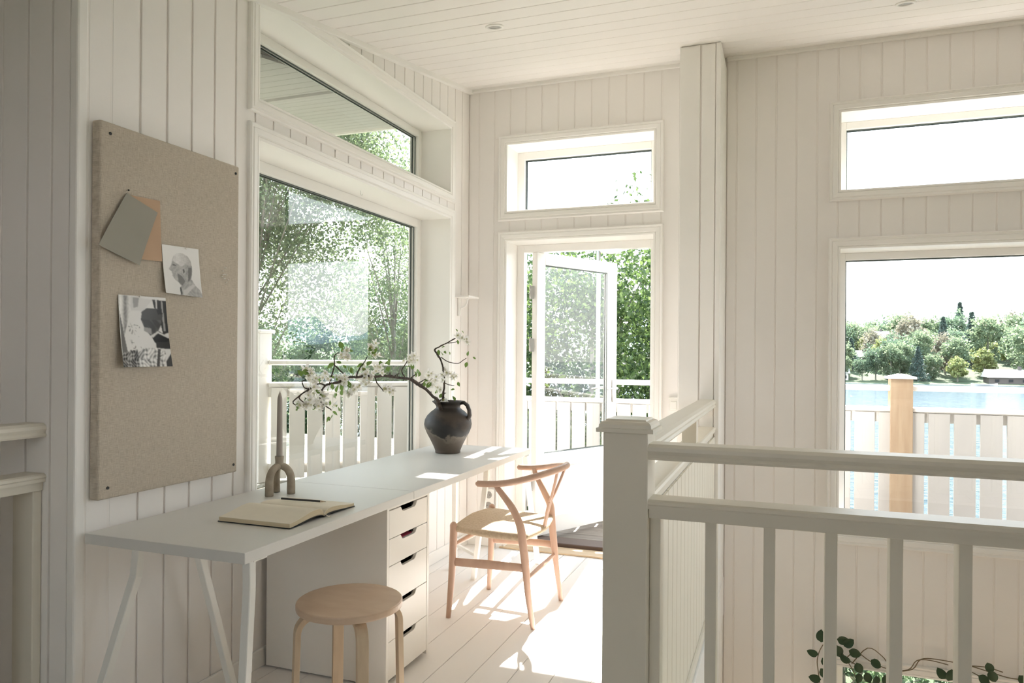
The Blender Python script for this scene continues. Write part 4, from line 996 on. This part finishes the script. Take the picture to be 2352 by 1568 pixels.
# balcony along the back wall
dk = MB(); dk.box(-.3, 5.2, .27, 1.16, -.20, -.03); deck = structure(dk.build('balcony_deck', DARK))
for k in range(7): MB().box(-.3, 5.2, .28 + .125*k, .28 + .125*k + .118, -.03, .002).build('deck_board', DECKM, deck, bevel=.002, bseg=1)
def railing_out(name, label, P0, P1, z_top, z_low, z_bot, pitch, gap, posts=(), pmat=EXTW, bmat=EXTW):
    P0 = Vector((*P0, 0)); P1 = Vector((*P1, 0)); D_ = (P1-P0); L_ = D_.length; D_.normalize(); Nn = Vector((-D_.y, D_.x, 0))
    t = thing(name, label, 'fence', tuple((P0+P1)/2))
    def bx(a0, a1, h0, h1, z0, z1, nm, mt=EXTW, bv=.003):
        p = [P0 + D_*a + Nn*h + Vector((0,0,z0)) for a, h in ((a0,h0),(a1,h0),(a1,h1),(a0,h1))]
        return MB().hexa([tuple(q_) for q_ in p] + [(q_.x, q_.y, z1) for q_ in p]).build(nm, mt, t, bevel=bv, bseg=1)
    bx(0, L_, -.045, .045, z_top - .037, z_top, 'top_rail', bv=.008)
    bx(0, L_, -.055, .055, z_low - .03, z_low, 'cap_rail', bv=.006)
    bx(0, L_, -.03, .03, z_low - .10, z_low - .03, 'middle_rail')
    bx(0, L_, -.03, .03, z_bot, z_bot + .07, 'bottom_rail')
    a = gap; 
    while a + pitch < L_ + .02:
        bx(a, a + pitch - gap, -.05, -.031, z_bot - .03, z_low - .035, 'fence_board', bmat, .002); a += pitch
    for a in posts:
        po = bx(a - .068, a + .068, -.075, .061, z_bot - .15, z_top + .045, 'post', pmat, .003)
        c = P0 + D_*a + Nn*(-.007)
        vs = []; w = .088
        for (ww, zz) in ((w, z_top+.045), (w, z_top+.058), (.02, z_top+.078)):
            for sx_, sy_ in ((-1,-1),(1,-1),(1,1),(-1,1)): vs.append(tuple(c + D_*sx_*ww + Nn*sy_*ww + Vector((0,0,zz))))
        fs = [(3,2,1,0),(8,9,10,11)] + [(4*i+k, 4*i+(k+1) % 4, 4*i+4+(k+1) % 4, 4*i+4+k) for i in range(2) for k in range(4)]
        MB().add(vs, fs).build('post_cap', EXTW, po, origin=tuple(c))
    return t
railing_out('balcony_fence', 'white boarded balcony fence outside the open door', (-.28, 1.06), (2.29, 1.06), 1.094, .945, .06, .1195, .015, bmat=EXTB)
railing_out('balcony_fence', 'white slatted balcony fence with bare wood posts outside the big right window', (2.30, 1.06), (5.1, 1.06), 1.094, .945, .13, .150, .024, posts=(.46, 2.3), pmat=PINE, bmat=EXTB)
# terrace on the left
te = MB(); te.box(-3.4, -.28, -2.73, 2.0, .20, .39); terr = structure(te.build('terrace', DARK))
for k in range(26): MB().box(-3.4 + .12*k, -3.4 + .12*k + .112, -2.73, 2.0, .39, .42).build('terrace_board', TERR, terr)
railing_out('terrace_fence', 'white boarded terrace fence with a tall end post outside the big left window', (-1.25, -.49), (-.28, .30), 1.237, 1.085, .47, .118, .017)
tpst = thing('fence_post', 'thick white capped post at the left end of the terrace fence', 'post', (-1.30, -.53, .42))
MB().box(-1.365, -1.235, -.60, -.475, .4205, 1.415).build('shaft', EXTW, tpst, bevel=.004)
MB().box(-1.382, -1.218, -.617, -.458, 1.415, 1.437).build('cap', EXTW, tpst, bevel=.006)
fp2 = thing('side_fence', 'closed white fence panel running left from the thick capped post', 'fence', (-1.9, -.8, .42))
for k in range(9): MB().box(-1.365 - .118*(k+1) + .003, -1.365 - .118*k, -.552, -.53, .50, 1.35).build('fence_board', EXTW, fp2)
MB().box(-2.42, -1.366, -.585, -.495, 1.35, 1.385).build('top_rail', EXTW, fp2)

# lamp pole
lp = thing('lamp_pole', 'slim pale grey lamp pole outside the door, its head under the door frame', 'lamp post', (.35, 2.28, -3.2))
MB().tube([(.35, 2.28, -3.2), (.35, 2.28, 2.42)], [.026, .020], 12).build('pole', METAL, lp, smooth=True)
MB().lathe([(.02, .0), (.10, .02), (.12, .05), (.10, .10), (.03, .13)], (.47, 2.28, 2.24), 20).build('lamp_head', PLAST, lp, smooth=True)
MB().tube([(.35, 2.28, 2.38), (.47, 2.28, 2.36)], .012, 8).build('lamp_arm', METAL, lp)

# ground, lake and far shore
GRASS = mat('meadow_grass', (.07,.10,.035), .9, .4, 1.2, col2=(.04,.065,.022))
gm = MB(); gm.box(-60, 3.2, .30, 26, -3.6, -3.2); gm.box(3.2, 60, .30, 8, -3.6, -3.2); gm.box(-60, -2.8, -30, .30, -3.6, -3.2); gm.box(5.3, 60, -30, .30, -3.6, -3.2); gm.box(-2.8, 5.3, -30, -6.6, -3.6, -3.2)
structure(gm.build('lawn', GRASS))
def water():
    m = bpy.data.materials.new('lake_water'); m.use_nodes = True; nt = m.node_tree; b = nt.nodes['Principled BSDF']
    b.inputs['Base Color'].default_value = (.040,.072,.092,1); b.inputs['Specular IOR Level'].default_value = .25; b.inputs['Roughness'].default_value = .12; b.inputs['IOR'].default_value = 1.33
    t = nt.nodes.new('ShaderNodeTexCoord'); mp = nt.nodes.new('ShaderNodeMapping'); mp.inputs['Scale'].default_value = (.5, 1.6, 1)
    n = nt.nodes.new('ShaderNodeTexNoise'); n.inputs['Scale'].default_value = .9; n.inputs['Detail'].default_value = 4
    bp = nt.nodes.new('ShaderNodeBump'); bp.inputs['Strength'].default_value = .55; bp.inputs['Distance'].default_value = .5
    nt.links.new(t.outputs['Object'], mp.inputs[0]); nt.links.new(mp.outputs[0], n.inputs['Vector']); nt.links.new(n.outputs[0], bp.inputs['Height']); nt.links.new(bp.outputs[0], b.inputs['Normal']); return m
lk = MB(); lk.add([(-500,6,-4.7),(500,6,-4.7),(500,400,-4.7),(-500,400,-4.7)], [(0,1,2,3)]); structure(lk.build('lake', water()))
HILLM = mat('far_wooded_hill', (.06,.095,.07), .95, .4, .05, col2=(.04,.065,.05))
def hill(name, y0, depth, h, nx, ny, x0, x1, m, zb=-4.9, seed=1, edge=.0):
    r_ = np.random.default_rng(seed); ph = r_.uniform(0, 6.28, 8); vs = []; fs = []
    for j in range(ny+1):
        v = j/ny
        for i in range(nx+1):
            u = i/nx; x = x0+(x1-x0)*u
            sh_ = .75+.25*math.sin(x*.021+ph[0])+.16*math.sin(x*.05+ph[1])+.08*math.sin(x*.13+ph[2])
            vs.append((x, y0 + depth*v + (5*math.sin(x*.03+ph[3]) if j == 0 else 0), zb + h*sh_*math.sin(v*math.pi/2)**1.2 + edge*(1 if j else 0)))
    for j in range(ny):
        for i in range(nx): a = j*(nx+1)+i; fs.append((a, a+1, a+nx+2, a+nx+1))
    return structure(MB().add(vs, fs).build(name, m, smooth=True))
hill('far_shore', 176, 150, 11, 60, 12, -260, 320, mat('shore_meadow', (.075,.10,.045), .95, .4, .05, col2=(.045,.07,.03)), seed=3)
hill('far_hill', 520, 300, 24, 60, 8, -700, 900, HILLM, seed=5)
hill('distant_ridge', 1100, 300, 72, 60, 6, -1500, 1900, mat('hazed_distant_ridge', (.17,.24,.28), .95, .2, .02), seed=9)  # blue ridge colour stands in for distance haze

# foliage -----------------------------------------------------------------
def leaf_cloud(name, centers, crad, n, size, m, flatz=.8, rng=RNG, aspect=.6, hang=.0):
    """n small rhombic leaves scattered round cluster centres, one mesh"""
    centers = np.asarray(centers, float); crad = np.asarray(crad, float)
    idx = rng.integers(0, len(centers), n)
    d_ = rng.normal(size=(n, 3)); d_ /= np.linalg.norm(d_, axis=1)[:, None]; rr_ = rng.random(n)**.45
    pos = centers[idx] + d_*rr_[:, None]*crad[idx][:, None]*np.array([1, 1, flatz]); pos[:, 2] -= hang*rng.random(n)*crad[idx]
    a = rng.normal(size=(n, 3)); a /= np.linalg.norm(a, axis=1)[:, None]; b_ = np.cross(a, rng.normal(size=(n, 3))); b_ /= np.linalg.norm(b_, axis=1)[:, None]
    s = size*(.6+.8*rng.random(n))[:, None]
    v = np.empty((n, 4, 3)); v[:, 0] = pos-a*s*.5; v[:, 1] = pos+b_*s*aspect*.5; v[:, 2] = pos+a*s*.5; v[:, 3] = pos-b_*s*aspect*.5
    me = bpy.data.meshes.new(name); me.vertices.add(4*n); me.vertices.foreach_set('co', v.astype(np.float32).ravel())
    me.loops.add(4*n); me.loops.foreach_set('vertex_index', np.arange(4*n, dtype=np.int32)); me.polygons.add(n)
    me.polygons.foreach_set('loop_start', np.arange(0, 4*n, 4, dtype=np.int32)); me.polygons.foreach_set('loop_total', np.full(n, 4, np.int32))
    me.materials.append(m); me.update(calc_edges=True); return me
GREEN1 = leaf_mat('birch_leaf', (.10,.15,.08), (.20,.265,.125), .6)
GREEN2 = leaf_mat('dense_leaf', (.03,.06,.02), (.13,.19,.06), .5)
GREEN3 = leaf_mat('bush_leaf', (.035,.07,.035), (.09,.145,.06), .5)
BARKG = mat('tree_bark', (.30,.28,.24), .85, .4, 6, .5, 20, col2=(.16,.14,.12))
def tree(name, label, x, y, zb, zc, rx, ry, rz, ncl, cr, nleaf, size, m, group=None, trunk=.09, seed=0, flatz=.8, hang=0., lean=(0,0), shell=.5):
    r_ = np.random.default_rng(seed); t = thing(name, label, 'tree', (x, y, zb), group)
    d_ = r_.normal(size=(ncl, 3)); d_ /= np.linalg.norm(d_, axis=1)[:, None]; q_ = (shell + (1-shell)*r_.random(ncl))[:, None]
    C_ = d_*q_*np.array([rx, ry, rz]) + np.array([0, 0, zc-zb]); cr_ = cr*(.6+.8*r_.random(ncl))
    me = leaf_cloud('foliage', C_, cr_, nleaf, size, m, flatz, r_, hang=hang)
    f = bpy.data.objects.new('foliage', me); COL.objects.link(f); f.parent = t; f['kind'] = 'stuff'
    top_ = Vector((lean[0], lean[1], zc-zb+rz*.6)); b = MB()
    b.tube([(0,0,0), (top_.x*.4, top_.y*.4, top_.z*.5), tuple(top_)], [trunk, trunk*.7, trunk*.15], 9)
    tr = MB.build(b, 'trunk', BARKG, None, smooth=True); tr.parent = t; tr.location = (0,0,0)
    b = MB()
    for c in C_[:min(ncl, 26)]:
        h = max(.3, min(.95, (c[2]*.75)/max(top_.z, .1))); s_ = Vector((top_.x*.6*h, top_.y*.6*h, top_.z*h*.95))
        mid = s_.lerp(Vector(c), .5) + Vector((0, 0, .12*rz*.3))
        b.tube([s_, mid, Vector(c)], [trunk*.32, trunk*.2, trunk*.06], 5)
    lb = b.build('branch', BARKG, None, smooth=True); lb.parent = t; lb.location = (0,0,0); lb['kind'] = 'stuff'
    return t
tree('leafy_tree', 'dense sunlit green tree filling the view through the open door', -.29, 4.6, -3.2, .1, 1.7, 1.2, 2.9, 110, .55, 36000, .065, GREEN2, seed=1)
tree('leafy_tree', 'dark dense tree at the right edge of the doorway view', .65, 6.4, -3.2, .2, 1.7, 1.4, 3.4, 110, .6, 34000, .075, GREEN2, seed=2)
tree('leafy_tree', 'green tree seen through the narrow gap at the hinge side of the open door', -2.0, 6.2, -3.2, .0, 1.6, 1.3, 3.4, 90, .6, 26000, .075, GREEN3, seed=3)
tree('birch_tree', 'large overhanging birch filling the top of the big left window', -4.6, 3.4, -3.2, 3.85, 2.5, 2.0, 1.8, 170, .45, 115000, .047, GREEN1, seed=4, hang=.9, flatz=1.0, trunk=.045, shell=.35)
tree('birch_tree', 'hanging birch foliage along the left side of the big left window', -4.3, 2.2, -3.2, 1.2, .62, .8, 2.2, 60, .36, 48000, .042, GREEN1, seed=8, hang=1.0, flatz=1.0, trunk=.03)
tree('birch_tree', 'slender young birch with a thin grey trunk at the right of the big left window', -4.46, 6.9, -3.2, 2.0, .85, .9, 2.4, 70, .34, 16000, .048, GREEN1, seed=5, flatz=1.0, trunk=.065, hang=.6)
tree('birch_tree', 'sunlit birch with yellow-green leaves behind the slender birch', -4.2, 9.0, -3.2, 2.0, 1.5, 1.0, 2.6, 70, .5, 30000, .06, GREEN1, seed=6, flatz=1.0, hang=.8)
for i, (x, y, zc, r_, hh, lb) in enumerate([(-8.9, 9.6, -.3, 1.6, 2.7, 'round green bush at the left of the row beyond the terrace'), (-7.5, 10.5, .5, 1.6, 3.0, 'tallest round bush in the middle beyond the terrace fence'), (-6.3, 11.0, .2, 1.5, 2.9, 'round green bush behind the slender birch trunk'), (-10.8, 12.0, -.6, 1.9, 2.7, 'green bush partly hidden behind the thick white post'), (-5.0, 12.0, .0, 1.6, 3.0, 'green bush at the right edge of the left window view')]):
    tree('bush', lb, x, y, -3.2, zc, r_, r_*.8, hh, 80, .5, 17000, .085, GREEN3, seed=20+i, trunk=.05)
for (x, y, lb) in ((2.6, 3.4, 'bright green shrub below, seen through the lower-storey window'), (4.6, 4.0, 'pale flowering shrub below, seen at the right of the lower-storey window')):
    tree('shrub', lb, x, y, -3.2, -2.3, 1.1, .8, .9, 40, .35, 7000, .07, GREEN3, seed=int(x*10), trunk=.03)

# far shore trees
FG = [leaf_mat('far_leaf_pale', (.15,.21,.125), (.25,.31,.18), .55), leaf_mat('far_leaf_mid', (.10,.16,.105), (.17,.235,.145), .55), leaf_mat('far_leaf_yellow', (.27,.31,.12), (.36,.39,.16), .4), leaf_mat('far_conifer', (.065,.11,.095), (.11,.16,.13), .3), leaf_mat('far_leaf_bare', (.25,.23,.17), (.33,.31,.23), .4)]  # leaf colours lightened to paint in the haze across the lake
def far_proto(m, conifer, seed, h):
    r_ = np.random.default_rng(seed); n = 70 if conifer else 46
    if conifer:
        z = np.linspace(.06, .97, n); a = np.arange(n)*2.4; rd = (1-z)*.20*h*(.5+.5*r_.random(n))
        C_ = np.stack([rd*np.cos(a), rd*np.sin(a), z*h], 1); cr_ = .25+(1-z)*1.6
    else:
        d_ = r_.normal(size=(n, 3)); d_ /= np.linalg.norm(d_, axis=1)[:, None]
        C_ = d_*(.5+.5*r_.random(n))[:, None]*np.array([.28*h, .28*h, .40*h]) + np.array([0, 0, .56*h]); cr_ = np.full(n, .12*h)*(.6+.8*r_.random(n))
    me = leaf_cloud('foliage', C_, cr_, 2600, .55, m, .8, r_, aspect=.7)
    tm = bpy.data.meshes.new('trunk'); b = MB().tube([(0,0,0),(0,0,h*.7)], [.25,.1], 6); tm.from_pydata(b.v, [], b.f); tm.materials.append(BARKG)
    return me, tm
KINDS = [('broadleaf', FG[0], False, 11), ('broadleaf', FG[1], False, 12), ('yellow', FG[2], False, 8), ('conifer', FG[3], True, 13), ('bare', FG[4], False, 12)]
PROTO = [far_proto(k[1], k[2], 60+i, k[3]) for i, k in enumerate(KINDS)]
LBL = ['pale green leafy tree in the wood across the lake', 'mid green leafy tree in the wood across the lake', 'yellow-green tree in the wood across the lake', 'dark conifer in the wood across the lake', 'pale brownish budding tree in the wood across the lake']
GRP = ['pale green trees across the lake', 'mid green trees across the lake', 'yellow-green trees across the lake', 'dark conifers across the lake', 'brownish trees across the lake']
def far_tree(k, x, y, z, s, label=None):
    nm = 'conifer' if k == 3 else 'far_tree'
    t = thing(nm, label or LBL[k], 'tree', (x, y, z), None if label else GRP[k])
    for me, part in zip(PROTO[k], ('foliage', 'trunk')):
        o = bpy.data.objects.new(part, me); COL.objects.link(o); o.parent = t
        if part == 'foliage': o['kind'] = 'stuff'
    t.scale = (s, s, s*random.uniform(.85, 1.15)); t.rotation_euler = (0, 0, random.uniform(0, 6.28))
def shz(y): return -4.9 + 7.5*math.sin(min(1, max(0, (y-176)/150))*math.pi/2)**1.2
rr = random.Random(12)
spots = []; tries = 0
while len(spots) < 112 and tries < 9000:
    tries += 1; y = 190 + 95*rr.random(); x = (rr.uniform(6, 66) if len(spots) < 100 else rr.uniform(-60, 4))*(y/200)
    if all((x-a)**2+(y-b_)**2 > 44 for a, b_ in spots): spots.append((x, y))
for x, y in spots:
    k = rr.choices([0, 1, 2, 3, 4], [5, 4, 1, 2, 1.3])[0]
    far_tree(k, x, y, shz(y)-.3, rr.uniform(.85, 1.25))
far_tree(3, 30.5, 183, -4.7, .74, 'single dark spruce at the far waterside, just right of the wooden post')
far_tree(2, 38.5, 184, -4.7, .82, 'round yellow-green tree at the far waterside left of the boathouse')
for x, y, s in ((15.5,183,.5),(19,182,.52),(22,184,.75),(25,183,.8),(34,186,.6),(27.5,187,.9)): far_tree(rr.choice([0, 1]), x, y, -4.7, s)
far_tree(0, 52.5, 186, -4.6, 1.25, 'tall pale green tree at the far right edge of the right window')
RED = mat('red_tile_roof', (.55,.30,.24), .8); GREYR = mat('pale_metal_roof', (.72,.70,.68), .5); DKW = mat('dark_house_wall', (.13,.11,.10), .8); WHW = mat('white_house_wall', (.75,.73,.70), .7)
def house(name, label, cat, x, y, z, w, d, h, rh, wm, rm):
    t = thing(name, label, cat, (x, y, z))
    MB().box(x-w/2, x+w/2, y-d/2, y+d/2, z, z+h).build('walls', wm, t)
    o_ = .4; b = MB()
    b.prism([(y-d/2-o_, z+h-.1), (y+d/2+o_, z+h-.1), (y, z+h+rh)], lambda u, v, hh: (hh, u, v), x-w/2-o_, x+w/2+o_); b.build('roof', rm, t)
    for k in range(3): MB().box(x-w*.32+k*w*.3-.4, x-w*.32+k*w*.3+.4, y-d/2-.06, y-d/2+.02, z+h*.35, z+h*.7).build('window', DARK, t)
    MB().box(x+w*.2, x+w*.2+.6, y-.3, y+.3, z+h+rh*.4, z+h+rh+.7).build('chimney', DKW, t)
house('boathouse', 'low dark boathouse with a pale roof on the far waterside', 'building', 48.0, 183, -4.7, 8.5, 5, 1.7, 1.6, DKW, GREYR)
house('far_house', 'white house with a pale roof high in the wood across the lake', 'house', 27.5, 240, 4.6, 7, 6, 2.4, 1.8, WHW, GREYR)
house('far_house', 'dark cottage with a pale roof left in the wood across the lake', 'house', 20.2, 212, -.6, 7, 5, 1.8, 1.6, DKW, GREYR)
house('far_house', 'red-roofed white house high at the right across the lake', 'house', 60, 250, 6.2, 10, 7, 3, 2.6, WHW, RED)
house('far_house', 'small white cottage at the left end of the far shore', 'house', 14.3, 183.5, -4.6, 3.5, 4, 2.0, 1.0, WHW, GREYR)
# rowing boat by the far bank
bt = MB(); st_ = []
for i in range(9):
    u = i/8*2-1; w = .75*(1-abs(u)**2.4)+.02; zz = .35+.25*u*u
    st_.append([(41+2.4*u, 172-w, -4.72+zz), (41+2.4*u, 172-w*.6, -4.70), (41+2.4*u, 172+w*.6, -4.70), (41+2.4*u, 172+w, -4.72+zz)])
vs = [q_ for s in st_ for q_ in s]; fs = [(4*i+k, 4*i+4+k, 4*i+5+k, 4*i+1+k) for i in range(8) for k in range(3)]
tag(bt.add(vs, fs).build('rowing_boat', WHW), 'small pale rowing boat by the far bank, right of the wooden post', 'boat')
